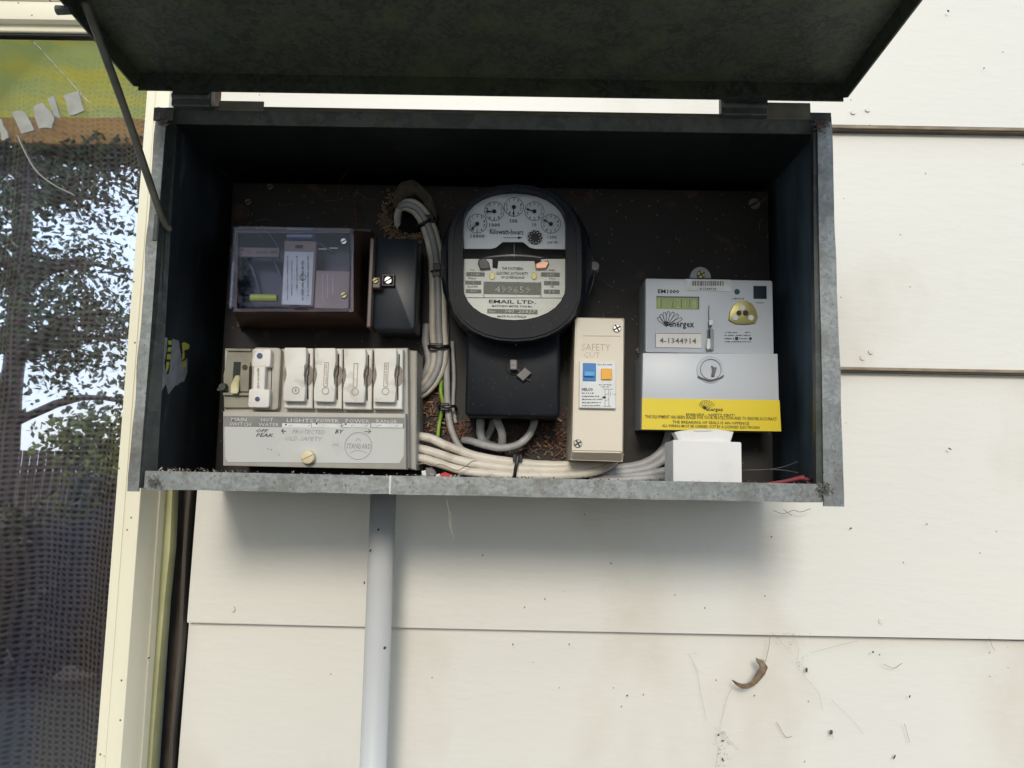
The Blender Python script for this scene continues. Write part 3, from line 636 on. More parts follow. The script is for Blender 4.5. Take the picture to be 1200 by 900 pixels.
# black terminal block beside it
tb = thing('terminal_block', 'blue black terminal cover fixed against the right side of the time switch', 'terminal cover', at(463, 386, YB))
mb = MB(); Y2 = -.118; mb.prism(rrect(*pr(438, 279, 488, 386, Y2), .004), Y2, YB-.0005, .002, 2); bd = obj('cover', mb, M_blue, tb, smooth=30)
mb = MB(); pbox(mb, 447.5, 321.5, 462.5, 335.5, Y2-.004, Y2-.0001, .0005); nb_ = obj('nut_plate', mb, M_black, tb); 
mb = MB(); x0, x1, z0, z1 = pr(448, 322, 462, 335, Y2-.0045); mb.ring(rrect(x0, x1, z0, z1, .0004, 1), rrect(x0+.0011, x1-.0011, z0+.0011, z1-.0011, .0004, 1), Y2-.0055, Y2-.004); obj('nut_rim', mb, M_lead, nb_)
screw(455, 328.5, 4.2, Y2-.0055, tb, M_metal)
mb = MB(); pbox(mb, 436, 324, 446, 338, Y2-.012, Y2-.0002, .0012, 2); obj('seal_lug', mb, M_brbk, tb)
screw(440, 329, 3.2, Y2-.0125, tb, M_brass)
mb = MB(); pbox(mb, 431, 278, 437, 384, Y2-.01, Y2+.02, .0012, 2); obj('bakelite_edge', mb, M_brbk, tb)

# ================================================================== DIAL METER
dm = thing('dial_meter', 'old black five dial electricity meter with a pale face and arched window', 'electricity meter', at(603, 490, YB))
YD = -.163
def arch(cx, w, ytop, ysh, ybs, ybot, Y, n=14, e=2.0):
    """photo outline: straight sides from ysh to ybs, elliptic arches above and below"""
    P = []
    for k in range(n+1):
        a = math.pi*k/n; c, s_ = math.cos(a), math.sin(a)
        P.append((cx+w*math.copysign(abs(c)**(2/e), c), ysh-(ysh-ytop)*abs(s_)**(2/e)))
    for k in range(n+1):
        a = math.pi+math.pi*k/n; c, s_ = math.cos(a), math.sin(a)
        P.append((cx+w*math.copysign(abs(c)**(2/e), c), ybs+(ybot-ybs)*abs(s_)**(2/e)))
    return pts2(P, Y)
cx = 602.7
# round base shell behind, seen as the larger dark rim
mb = MB(); mb.prism(arch(605, 87, 222, 300, 325, 412, -.11), -.125, YB-.0004, .006, 3); obj('base_shell', mb, M_black, dm, smooth=40)
out = arch(603.5, 78, 216, 285, 335, 400, YD, e=2.2); inn = arch(cx, 60.5, 221, 262, 335, 375.5, YD, e=2.15)
outb = arch(605, 82, 216, 290, 332, 404, -.125, e=2.2)
mb = MB(); mb.ring(out, inn, YD, YD+.012)
n = len(out); a_ = [mb.bm.verts.new((p[0], YD+.0005, p[1])) for p in out]; b_ = [mb.bm.verts.new((p[0], -.124, p[1])) for p in outb]
for i in range(n): mb.bm.faces.new((a_[i], b_[i], b_[(i+1) % n], a_[(i+1) % n]))
obj('bezel', mb, M_black, dm, smooth=40)
o2 = arch(603.5, 75.5, 219, 285, 335, 397, YD, e=2.2); i2 = arch(603.5, 72.5, 222, 285, 335, 394, YD, e=2.2)
mb = MB(); mb.ring(o2, i2, YD-.0016, YD+.001); obj('bezel_bead', mb, M_black, dm, smooth=40)
# inner tunnel and faces
YP = YD+.014
mb = MB(); mb.ring(arch(cx, 61.5, 220, 262, 335, 376.5, YD, e=2.15), inn, YD+.0122, YP+.02); obj('window_well', mb, M_blue, dm, smooth=40)
mb = MB(); pl_ = arch(cx, 60.3, 221.5, 262, 335, 375, YD, e=2.15); mb.prism(pl_, YP+.016, YP+.02); obj('inner_back', mb, mat('dark meter works', (.015,.017,.018), (.03,.03,.025), sc=60, rough=.6), dm)
mb = MB(); mb.prism(pl_, YD+.0040, YD+.0050); obj('meter_glass', mb, M_mglass, dm)
# the dial plate: top half with a notch at the bottom
Q = []
for k in range(15):
    a = math.pi*k/14; c, s_ = math.cos(a), math.sin(a); Q.append((cx+60*math.copysign(abs(c)**(2/2.15), c), 262-(262-223)*abs(s_)**(2/2.15)))
Q = Q+[(544, 291.5), (575, 291.5), (581, 290), (589, 283.5), (613, 283.5), (621, 290), (627, 291.5), (662.5, 292)]
YQ = YP; kq = (YP-CAM.y)/(YD-CAM.y)
mb = MB(); mb.prism(pts2(Q, YQ), YQ, YQ+.0012); dp = obj('dial_plate', mb, M_dial, dm)
Q = [(544,303.5),(573,303.5),(577,304),(577,314),(583,315),(584,306),(626,306),(628,314),(634,315),(634,304),(640,303.5),(662,303.5),(662,336)]
for k in range(15):
    a = math.pi*k/14; c, s_ = math.cos(a), math.sin(a); Q.append((cx+60*math.copysign(abs(c)**(2/2.15), c), 334+(375-334)*abs(s_)**(2/2.15)))
mb = MB(); mb.prism(pts2(Q, YQ), YQ, YQ+.0012); npl = obj('name_plate', mb, M_plate, dm)
# five dials
YI = YQ-.0004; DIALS = [(559.3,262,228), (579.2,247.5,268), (602.2,242.5,183), (626.3,247.5,285), (645.6,262.3,302)]
mb = MB(); mh = MB()
for i, (x, y, ang) in enumerate(DIALS):
    mb.ring(pcirc(x, y, 12, YI, 32), pcirc(x, y, 11.45, YI, 32), YI, YI+.0002)
    for q in range(10):
        a = R_(36*q) * (1 if i % 2 == 0 else -1); px_, py_ = x-8.6*math.sin(a), y-8.6*math.cos(a)
        text_into(mb, str(q), px_-1.2, py_-1.8, px_+1.2, py_+1.8, YI)
        stroke(mb, [(x-11.6*math.sin(a), y-11.6*math.cos(a)), (x-10.7*math.sin(a), y-10.7*math.cos(a))], .35, YI)
    a = R_(ang); d = (math.sin(a), -math.cos(a)); tip = (x+10.6*d[0], y+10.6*d[1])
    h = MB(); YH = YQ-.0022
    h.prism(pcirc(x, y, 2.5, YH, 16), YH, YH+.0006)
    w_ = pxm(YH); A = at(x, y, YH); Bp = at(*tip, YH); dd = (Bp-A).normalized(); nn = Vector((-dd.z, 0, dd.x))
    h.prism([(v.x, v.z) for v in (A+nn*.5*w_, A+dd*w_*6+nn*.55*w_, A+dd*w_*7.5+nn*1.3*w_, Bp, A+dd*w_*7.5-nn*1.3*w_, A+dd*w_*6-nn*.55*w_, A-nn*.5*w_)], YH-.0002, YH+.0003)
    h.cyl((A.x, YH, A.z), (A.x, YQ, A.z), .0006, None, 8)
    obj('pointer', h, M_ring, dm)
for s, a in (('10000', (551.5,274.5,568,279)), ('1000', (573.5,261.5,586,266)), ('100', (598,256.5,606.5,261.5)), ('10', (624,261,628.5,265.5)),
             ('Kilowatt-hours', (574,268.5,613.5,274.8)), ('1 kWh', (642,276,652.5,280)), ('per div', (642,282,654,286.5))): text_into(mb, s, *a, YI)
stroke(mb, [(590,278.6), (608,278.6)], .7, YI); mb.prism(pts2([(607,276.8),(612.5,278.6),(607,280.4)], YI), YI, YI+.0002)
obj('lettering', mb, M_ring, dp)
mb = MB(); mb.prism(pcirc(627, 278, 9, YI-.0008, 30), YI-.0008, YI+.0003); td = obj('test_dial', mb, M_ring, dp)
mb = MB()
for q in range(10):
    a = R_(36*q+8); mb.prism(pts2([(627+6.9*math.sin(a+e), 278-6.9*math.cos(a+e)) for e in (0,)]+[(627+8.3*math.sin(a-.18), 278-8.3*math.cos(a-.18)), (627+8.3*math.sin(a+.18), 278-8.3*math.cos(a+.18))], YI-.001), YI-.0012, YI-.0009)
    mb.prism(pts2([(627+4.6*math.sin(a+.3), 278-4.6*math.cos(a+.3)), (627+6.5*math.sin(a+.2), 278-6.5*math.cos(a+.2)), (627+6.5*math.sin(a+.42), 278-6.5*math.cos(a+.42))], YI-.001), YI-.0012, YI-.0009)
obj('dial_marks', mb, M_inkw, td)
# disc, magnets, wire
mb = MB(); A0 = at(602, 306, YQ-.003); k = pxm(YQ)
P = [at(566+72*t, 302.5-3.4*math.sin(math.pi*t), YQ-.002+.006*abs(2*t-1)) for t in [q/12 for q in range(13)]]
mb.tube(P, .0011, 8, 1); obj('rotor_disc', mb, M_metal, dm, smooth='all')
mb = MB(); mb.tube([at(602.5, 286, YP+.004), at(602.5, 302, YP+.004)], .0003, 6, 1); obj('rotor_shaft', mb, M_metal, dm)
mb = MB(); mb.prism(pts2([(561,304),(568,302),(573,308),(575,315),(563,316),(560,309)], YQ-.003), YQ-.004, YQ-.0005, .001, 1); obj('brake_magnet', mb, M_lead, dm, smooth=40)
mb = MB(); mb.prism(pts2([(627,309),(634,307),(642,305.5),(643.5,309),(640,315),(628,315.5)], YQ-.003), YQ-.004, YQ-.0005, .001, 1); obj('brake_magnet', mb, M_copper, dm, smooth=40)
# name plate print
mb = MB(); YI2 = YQ-.0004
for s, a in (('THE SOUTHERN', (588,313,613,316.6)), ('ELECTRIC AUTHORITY', (582,318.6,619,322.2)), ('OF QUEENSLAND', (587,323.6,615,327.2)),
             ('Amp', (551,315.2,556.5,317.6)), ('Phase', (549,325,558,327.2)), ('Rev/kWh', (548,334.8,560,337)), ('Volts', (643,315.2,650,317.6)), ('Wires', (643.5,325.4,651,327.4)), ('Hz', (645,335,649,337)),
             ('MATTHEW METER TYPE M-J', (576.5,357.8,623.5,360.8)), ('MADE IN AUSTRALIA', (583,369.6,617,372.2))): text_into(mb, s, *a, YI2)
text_into(mb, 'EMAIL LTD.', 573, 351.6, 628.5, 355.8, YI2, bold=.02)
stroke(mb, [(546,348.8), (660,349.2)], .6, YI2); stroke(mb, [(567,330), (567,348.6)], .6, YI2); stroke(mb, [(634,330.3), (634,349)], .6, YI2)
obj('lettering', mb, M_ring, npl)
mb = MB(); ml = MB()
for s, a in (('10-80', (546.5,319,568,323.8)), ('1', (545.5,329,564,333.5)), ('406', (546,339,564,343.5)), ('240', (634,319.3,656,324.2)), ('2', (637.5,329.4,655.5,334.2)), ('50', (637.5,339.4,656,344.2)),
             ('499659', (567.5,330.5,633.5,345)), ('SERIAL No.   740  25837', (571,362.4,630,367.6))):
    flat(mb, *a, YI2-.0001)
    w = a[2]-a[0]
    if s == '499659': text_into(ml, s, 580, 335.5, 621.5, 343, YI2-.0004, bold=-.012)
    elif s.startswith('SER'): text_into(ml, 'No.', 573, 363.6, 582, 366.8, YI2-.0004); text_into(ml, '740  25837', 591, 363.2, 628, 367, YI2-.0004, italic=.2)
    else:
        f_ = .28 if len(s) > 1 else .42; text_into(ml, s, a[0]+w*f_, a[1]+.9, a[2]-w*f_, a[3]-.9, YI2-.0004)
obj('data_panels', mb, M_olive, npl); obj('panel_lettering', ml, M_inkw, npl)
for x in (577, 626): 
    mb = MB(); mb.prism(pcirc(x, 323.5, 3.2, YI2, 16, 4.4), YI2-.001, YI2+.0002, .0003); obj('rivet', mb, M_brass, npl, smooth=40)
# black terminal cover beneath
mb = MB(); YT = -.128; X0, X1, Z0, Z1 = pr(546, 386, 656.5, 489, YT)
P = rrect(X0, X1, Z0, Z1, .0045, 3); mb.prism(P, YT, YB-.0004, .003, 3)
tc = obj('terminal_cover', mb, M_black, dm, smooth=40)
mb = MB(); mb.ring(pcirc(602.5, 430.5, 13, YT, 28), pcirc(602.5, 430.5, 12, YT, 28), YT-.0006, YT+.0002); mb.prism(pcirc(602.5, 430.5, 10, YT, 24), YT-.0008, YT+.0002, .0005); obj('screw_boss', mb, M_black, tc, smooth=40)
mb = MB(); c = at(602, 428, YT-.003); mb.cyl((c.x, YT-.008, c.z), (c.x, YT, c.z), .0032, .0036, 14); mb.box(c.x-.0038, c.x+.0034, YT-.0095, YT-.008, c.z-.0052, c.z+.0048, .001); mb.box(c.x-.0022, c.x+.002, YT-.0102, YT-.0096, c.z-.0008, c.z+.0006); obj('sealing_screw', mb, M_lead, tc, smooth=40)
mb = MB(); mb.prism(pts2([(605,440),(615,430.5),(623,437),(613,447)], YT-.004), YT-.0058, YT-.0028, .0006); mb.tube([at(605, 431, YT-.006), at(609, 436, YT-.004), at(612, 442, YT-.005), at(622, 446, YT-.002)], .0004, 6); obj('lead_seal', mb, M_lead, tc, smooth=30)
# sealing lugs left and right of the bezel
mb = MB(); mb.box(*(lambda r: (r[0], r[1]))(pr(684, 306, 701, 322, -.11)), -.116, -.104, *(lambda r: (r[2]+.002, r[3]-.004))(pr(684, 306, 701, 322, -.11)), .001)
c = at(696, 314, -.112); mb.cyl((c.x, -.12, c.z), (c.x, -.104, c.z), .0045, None, 12); obj('sealing_lug', mb, M_lead, dm, smooth=40)
mb = MB(); mb.tube([at(x, y, -.11) for x, y in ((697,318),(694,334),(688,348),(680,358),(672,372))], .0003, 5); mb.tube([at(x, y, -.11) for x, y in ((697,310),(692,296))], .0003, 5, 1); obj('sealing_wire', mb, M_lead, dm)
mb = MB(); c = at(521, 315, -.12); mb.cyl((c.x+.004, -.12, c.z-.001), (c.x-.002, -.122, c.z), .003, .0035, 10); obj('sealing_lug', mb, M_metal, dm, smooth=40)

# ================================================================== SAFETY SWITCH
rc = thing('safety_switch', 'tall narrow cream safety switch with blue toggle and orange test button', 'safety switch', at(700, 540, YB))
YR = -.14
A = [at(*p, YR) for p in ((674.5,372.5),(730.5,374),(729,530),(670.5,529))]
k = .0016
Ab = [at(*p, YR+.012) for p in ((672.5,372),(732,373),(730.5,541),(668,539))]; Bk = [Vector((q.x, YB-.0004, q.z)) for q in Ab]
mb = MB(); mb.hexa(A+Ab); bmesh.ops.bevel(mb.bm, geom=[e for e in mb.bm.edges], offset=.0012, segments=2, affect='EDGES')
mb.hexa([q+Vector((.0008*(1 if i in (0, 3) else -1), -.0003, 0)) for i, q in enumerate(Ab)]+Bk); obj('housing', mb, M_cream, rc, smooth=30)
screw(723, 384.8, 4.4, YR-.0004, rc, M_metal, cross=True); screw(677.2, 519.8, 4.4, YR-.0004, rc, M_metal, cross=True)
mb = MB(); stroke(mb, [(683,393.5), (727,394)], .5, YR-.0003); text_into(mb, 'SAFETY', 682, 403, 715, 411, YR-.0003, bold=-.02); text_into(mb, 'CUT', 684, 413, 703, 419, YR-.0003, bold=-.02); obj('lettering', mb, mat('faded pencil', (.42,.33,.26), rough=.8), rc)
mb = MB(); YM = YR-.0045; pbox(mb, 678.8, 423.5, 722, 478.5, YM, YR-.0001, .0006); md = obj('breaker_face', mb, M_white, rc)
mb = MB(); pbox(mb, 683, 425.5, 698.5, 446.5, YM-.0008, YM-.0001, .0004); obj('toggle_slot', mb, M_bluep, rc)
mb = MB(); pbox(mb, 684.5, 435, 697, 441, YM-.0035, YM-.0008, .0008, 2); obj('toggle', mb, mat('light blue toggle', (.10,.36,.70), rough=.3), rc)
mb = MB(); pbox(mb, 704.5, 431.8, 717.2, 445, YM-.002, YM-.0001, .0006); obj('test_button', mb, M_org, rc)
mb = MB(); YL = YM-.0003
text_into(mb, 'HELCO', 682, 454.6, 695, 458, YL, bold=.03)
for a in ((682,459.8,697,461.4), (682,463.6,703,465.2), (682,467.2,706,468.8), (682,471,704,472.6), (682,474.6,703,476), (702,450.2,717,451.6), (705,452.8,714,454)): worn(mb, *a, YL)
for P in ([(709,456),(709,476)], [(713.5,456),(713.5,476)], [(709,463),(713.5,461)], [(709,470),(713.5,468)], [(707,456),(719,456)], [(707,476),(716,476)], [(718,462),(722,462)], [(715.5,459),(715.5,464)]): stroke(mb, P, .35, YL)
flat(mb, 706, 464.5, 710, 467, YL); obj('lettering', mb, M_ring, md)
mb = MB(); worn(mb, 700.5, 426, 719, 428.2, YL); obj('worn_print', mb, mat('pale blue ink', (.25,.32,.42), rough=.6), md)

# ================================================================== DIGITAL METER
eg = thing('digital_meter', 'pale grey digital electricity meter with a yellow warning sticker, rightmost in the box', 'electricity meter', at(830, 505, YB))
YU, YLW = -.110, -.120
mb = MB(); mb.prism(rrect(*pr(756.5, 327.5, 906, 414, YU), .0018, 3), YU, YU+.012, .0008, 2); X0, X1, Z0, Z1 = pr(756, 328, 906, 414, YU); mb.box(X0+.0008, X1-.0008, YU+.0118, YB-.0004, Z0, Z1-.0006); ub = obj('upper_case', mb, M_grey, eg, smooth=30)
mb = MB(); mb.prism(pts2([(753.3,413.5),(911.5,414.5),(914,505),(752,503)], YLW), YLW, YLW+.012, .0007, 2); X0, X1, Z0, Z1 = pr(753, 414, 911, 503, YLW); mb.box(X0+.0008, X1-.0008, YLW+.0118, YB-.0004, Z0, Z1-.0008); lc = obj('lower_cover', mb, M_grey, eg, smooth=30)
mb = MB(); YS = YLW-.0006; mb.prism(pts2([(752.5,466.8),(913.5,469),(915.5,505.5),(752,503.2)], YS), YS, YLW-.0001); ys = obj('warning_sticker', mb, M_yel, eg)
mb = MB()
P = []
for q in range(13):
    a = math.pi*q/12; P.append((821+12.5*math.cos(a), 326-13.5*math.sin(a)))
mb.prism(pts2(P, YU+.02), YU+.02, YU+.024, .0005); tbm = obj('mounting_tab', mb, M_greys, eg, smooth=30)
screw(821.5, 321.8, 4.6, YU+.0192, tbm, M_brass, cross=True)
YE = YU-.0004
mb = MB(); mb.prism(rrect(*pr(802, 327.5, 857, 341, YE), .001, 3), YE-.0002, YE+.0003); bl = obj('barcode_label', mb, M_label, ub)
mb = MB()
x = 811.
while x < 848: 
    w = random.choice((.6, .9, 1.4)); flat(mb, x, 329.2, x+w, 334.8, YE-.0005); x += w+random.choice((.5, .7, 1.1))
text_into(mb, '4-1344914', 820, 337, 839, 340, YE-.0005); obj('barcode_print', mb, M_ink2, bl)
mb = MB(); text_into(mb, 'EM1000', 771, 339, 796, 344, YE, bold=.02)
worn(mb, 858, 349, 872, 350.8, YE); worn(mb, 886, 354.2, 896, 355.4, YE)
for a in ((849,388.7,864,390.4), (873,388.7,880,390.4), (849,392.2,871,393.8), (872,392.2,880,393.8), (849,396,860,397.6), (866,396,877,397.6), (850,399.6,881,401.2)): worn(mb, *a, YE)
mb.prism(pcirc(879.5, 396.8, 1.7, YE, 12), YE-.0001, YE+.0002)
mb.prism(pts2([(861.5,394.8),(865,394.8),(865,398.4),(861.5,398.4)], YE), YE-.0001, YE+.0001)
def logo(mb, x, y, s, Y):
    # shell shaped fan logo built of slim petals
    for k in range(7):
        a = R_(-42+k*17.5); r_ = (14+k*1.15)*s; tx, ty = x+math.sin(a)*r_, y-math.cos(a)*r_; px_, py_ = math.cos(a), math.sin(a); w = 1.9*s
        L1 = (x+(tx-x)*.7-px_*w, y+(ty-y)*.7-py_*w); R1 = (x+(tx-x)*.7+px_*w, y+(ty-y)*.7+py_*w)
        stroke(mb, [(x, y), L1, (tx-px_*w*.7, ty-py_*w*.7), (tx+px_*w*.7, ty+py_*w*.7), R1, (x, y)], .6*s, Y)
    mb.prism(pts2([(x-3.2*s,y-5*s),(x,y-6.5*s),(x+4*s,y-4.5*s),(x+.5*s,y+.8*s)], Y), Y-.0001, Y+.0001)
logo(mb, 780.5, 382.5, 1, YE); text_into(mb, 'energex', 783.5, 377.8, 813.5, 386, YE, bold=.02)
obj('lettering', mb, M_ring, ub)
mb = MB(); pbox(mb, 769, 347.2, 819.5, 362.4, YE+.0001, YE+.0003); lcd = obj('lcd', mb, M_green, ub)
mb = MB(); text_into(mb, '1   02018', 772, 350, 816, 361, YE-.0002, bold=-.01); flat(mb, 769, 347.4, 819, 349.6, YE-.0002); obj('digits', mb, mat('pale lcd digits', (.42,.50,.24), rough=.4), lcd)
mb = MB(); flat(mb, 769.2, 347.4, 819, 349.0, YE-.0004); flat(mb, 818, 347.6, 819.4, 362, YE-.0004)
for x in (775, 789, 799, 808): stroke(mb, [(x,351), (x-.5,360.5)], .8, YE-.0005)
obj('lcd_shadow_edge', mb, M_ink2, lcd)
mb = MB(); x0, x1, z0, z1 = pr(768, 390, 822, 407.5, YE-.0006); mb.box(x0, x1, YE-.0008, YE+.0002, z0, z1, .0003); nb2 = obj('number_label', mb, M_paper, ub)
mb = MB(); text_into(mb, '4-1344914', 773, 396, 816, 402.6, YE-.0012); stroke(mb, [(768.5,390.5),(821.5,390.8)], .5, YE-.0012); stroke(mb, [(768.5,390.5),(768.3,407)], .5, YE-.0012); obj('lettering', mb, M_ink2, nb2)
mb = MB(); mb.prism(pcirc(863.7, 341.8, 3.3, YE, 16), YE-.0006, YE+.0002, .0003); obj('indicator_lamp', mb, mat('dark teal lens', (.03,.10,.11), rough=.2), ub)
mb = MB(); pbox(mb, 883, 335, 898.5, 350, YE-.0004, YE+.0003, .0002); obj('optical_port_window', mb, mat('dark navy lens', (.012,.02,.04), rough=.2), ub)
mb = MB(); Pp = pts2([(854,375),(855,366),(859,358),(866,353),(874,352.5),(881,356),(886,364),(888,372),(885,378.5),(875,380),(862,379.5)], YE-.001)
mb.prism(Pp, YE-.0022, YE+.0002, .0006, 2); op = obj('optical_port', mb, M_brass, ub, smooth=30)
for x, y, r, m_ in ((870,361,3.5,M_label), (861.5,372.3,3.5,M_label), (880,372.5,3.5,M_label), (866,366.8,3,M_ring), (873.8,366.8,3.2,M_ring)):
    mb = MB(); mb.prism(pcirc(x, y, r, YE-.0024, 18), YE-.0032, YE-.0023, .0003); obj('port_dot', mb, m_, op, smooth=30)
# plastic seal hanging on its wire down the middle
sl = []
mb = MB(); mb.tube([at(831, 358, YE-.001), at(830.5, 368, YE-.002), at(831.5, 378, YE-.003)], .0004, 6); mb.box(*(lambda r: (r[0], r[1], YE-.004, YE-.0006, r[2], r[3]))(pr(829.5, 377, 833, 384, YE)), .0005); obj('seal_wire', mb, M_ink2, ub)
mb = MB(); mb.box(*(lambda r: (r[0], r[1], YE-.0035, YE-.0006, r[2], r[3]))(pr(828.5, 386, 835.5, 411, YE)), .0008); obj('seal_slot', mb, mat('grey recess', (.26,.29,.33), rough=.5), ub)
mb = MB(); mb.box(*(lambda r: (r[0], r[1], YE-.0052, YE-.0036, r[2], r[3]))(pr(829, 387, 831, 398, YE)), .0002); obj('seal_stem', mb, M_ring, ub)
mb = MB(); mb.prism(pts2([(828.5,397),(832,397),(832.5,408),(829,410.5),(827.5,407)], YE-.004), YE-.0056, YE-.0036, .0005); mb.box(*(lambda r: (r[0], r[1], YE-.0055, YE-.0036, r[2], r[3]))(pr(829.5, 376, 834, 382, YE)), .0005); obj('plastic_seal', mb, M_white, ub)
# knob on the lower cover
YK = YLW; mb = MB(); mb.ring(pcirc(832, 433, 16, YK, 32), pcirc(832, 433, 15.2, YK, 32), YK-.0012, YK+.0002); mb.ring(pcirc(832.5, 433, 12.2, YK, 32), pcirc(832.5, 433, 11.6, YK, 32), YK-.0016, YK+.0002); mb.prism(pcirc(832, 433, 15.3, YK, 32), YK-.0008, YK+.0002); kn = obj('locking_knob', mb, M_grey, lc, smooth=30)
mb = MB(); mb.ring(pcirc(832.5, 433, 12.4, YK, 32), pcirc(832.5, 433, 11.9, YK, 32), YK-.0019, YK-.0015); mb.tube([at(x, y, YK-.002) for x, y in ((818,440.5),(822,443),(832,446),(842,443.5),(848,440))], .0007, 6); obj('knob_groove', mb, M_ink2, kn)
mb = MB(); mb.prism(pts2([(833.5,441),(835,434),(834,430),(833.5,428.8),(835.2,429),(836.5,431.5),(839,430),(839.8,432),(838,434.5),(837,441)], YK-.002), YK-.0034, YK-.0008, .0004); obj('seal_tag', mb, M_ink2, kn)
# sticker print
mb = MB(); YG = YS-.0003
logo(mb, 825.5, 479.8, .62, YG); text_into(mb, 'energex', 827, 478.6, 847.5, 483.4, YG, bold=.02)
for s, a in (('ENERGEX - SAFETY FIRST!', (804,484.6,861,487.6)), ('THIS EQUIPMENT HAS BEEN SEALED FOR YOUR PROTECTION AND TO ENSURE ACCURACY.', (756,487.6,911,492.2)),
             ('THE BREAKING OF SEALS IS AN OFFENCE', (788,493.6,878,497)), ('ALL WIRING MUST BE CARRIED OUT BY A LICENSED ELECTRICIAN', (776,498.2,890,501.6))): text_into(mb, s, *a, YG)
obj('lettering', mb, M_ring, ys)

# ================================================================== FUSE BOARD
fbd = thing('fuse_board', 'putty grey fuse board with four porcelain fuse carriers, lower left in the box', 'fuse board', at(375, 552, YB))
YF = -.145
mb = MB(); mb.prism(pts2([(263,409),(478,407.5),(479.5,549),(262,546)], YF+.012), YF+.012, YB-.0004, .0015, 2); bs = obj('base', mb, M_putty, fbd, smooth=30)
mb = MB(); mb.prism(pts2([(476,410),(488.5,411),(487.5,551),(478,550)], YF+.024), YF+.024, YB-.0008, .0012); obj('side_rib', mb, M_putty, fbd)
# lower cover
mb = MB(); mb.prism(pts2([(261,482),(475.5,484.5),(476,550.5),(261,546)], YF), YF, YF+.0118, .0014, 2); cv = obj('cover', mb, M_putty, fbd, smooth=30)
YC = YF-.0005
mb = MB(); mb.prism(pts2([(263.5,500),(473.5,502),(473,534),(468,543),(267,541.5),(264,536)], YC), YC, YF-.0001); cp = obj('cover_plate', mb, M_slab, fbd)
mb = MB(); mb.prism(pts2([(262,487.5),(474,489.5),(474,501.8),(262,500)], YC), YC, YF-.0001); bn = obj('name_band', mb, M_band, fbd)
mb = MB()
for s, a in (('MAIN', (271,489.6,289,493.6)), ('SWITCH', (269,495,294,499)), ('HOT', (306,490,320,494)), ('WATER', (303,495.6,327,499.6)), ('LIGHTS', (336,490.6,367,494.8)), ('POWER', (371,491,397,495)), ('POWER', (405,491.4,433,495.4)), ('RANGE', (441,491.8,465,495.8))): text_into(mb, s, *a, YC-.0003, bold=.005)
obj('lettering', mb, M_inkw, bn)
mb = MB()
for x0, x1 in ((330.5,364.5), (365.2,400), (401,434), (435,472)): flat(mb, x0, 496.2, x1, 501, YC-.0002)
obj('write_on_strip', mb, M_label, bn)
mb = MB()
for x, y in ((371,496.5), (405,497), (335,497.5)): mb.prism(pcirc(x, y, 1.1, YC-.0004, 8), YC-.0005, YC-.0002)
for a, b in ((338,342), (361,363), (398,403), (411,414), (428,431), (441,447), (464,466)): stroke(mb, [(a,499.5), (b,498)], .4, YC-.0004)
obj('pen_marks', mb, M_ring, bn)
mb = MB()
for s, a in (('OFF', (300,502.8,314.5,506.8)), ('PEAK.', (300,508,321,512))): text_into(mb, s, *a, YC-.0003, bold=.01, italic=.3)
stroke(mb, [(330,505),(335,505.5)], .9, YC-.0003); stroke(mb, [(332,503),(330,505),(332.5,508)], .9, YC-.0003); stroke(mb, [(427,506),(434,505.6)], .6, YC-.0003); stroke(mb, [(431.5,503),(434.5,505.8),(431,508)], .6, YC-.0003)
text_into(mb, 'BY', 392.5, 503.4, 403, 508, YC-.0003, italic=.3)
for x, y in ((314,526), (327,533), (318,527)): mb.prism(pcirc(x, y, .6, YC-.0003, 6), YC-.0004, YC-.0001)
obj('handwriting', mb, M_ring, cp)
mb = MB()
for s, a in (('PROTECTED', (342.5,503.6,381,508.6)), ('OLD SAFETY', (334,511.6,378,516.4)), ('-H', (388,519.4,397,522.6))): text_into(mb, s, *a, YC-.0003, italic=.3, bold=-.012)
mb.ring(pcirc(420, 522.5, 16, YC, 40), pcirc(420, 522.5, 15.5, YC, 40), YC-.0004, YC); text_into(mb, 'STANDARD', 406, 519.8, 435, 525.8, YC-.0003, bold=.0)
stroke(mb, [(410,531),(415,528.5),(420,528),(425,528.8),(430,531)], .4, YC-.0003); stroke(mb, [(417,517),(420,513.5),(423,517)], .4, YC-.0003)
obj('faded_lettering', mb, mat('faded grey ink', (.30,.30,.295), rough=.7), cp)
mb = MB(); c = at(360.5, 535.8, YF-.004); mb.prism(pcirc(360.5, 535.8, 8, YF-.006, 28), YF-.0072, YF-.0006, .0012, 3); kb = obj('cover_knob', mb, mat('ivory plastic', (.74,.64,.42), (.66,.56,.36), sc=40, rough=.4), fbd, smooth=40)
mb = MB(); stroke(mb, [(354,539), (367,532.5)], .8, YF-.0074); obj('knob_slot', mb, M_brown, kb)
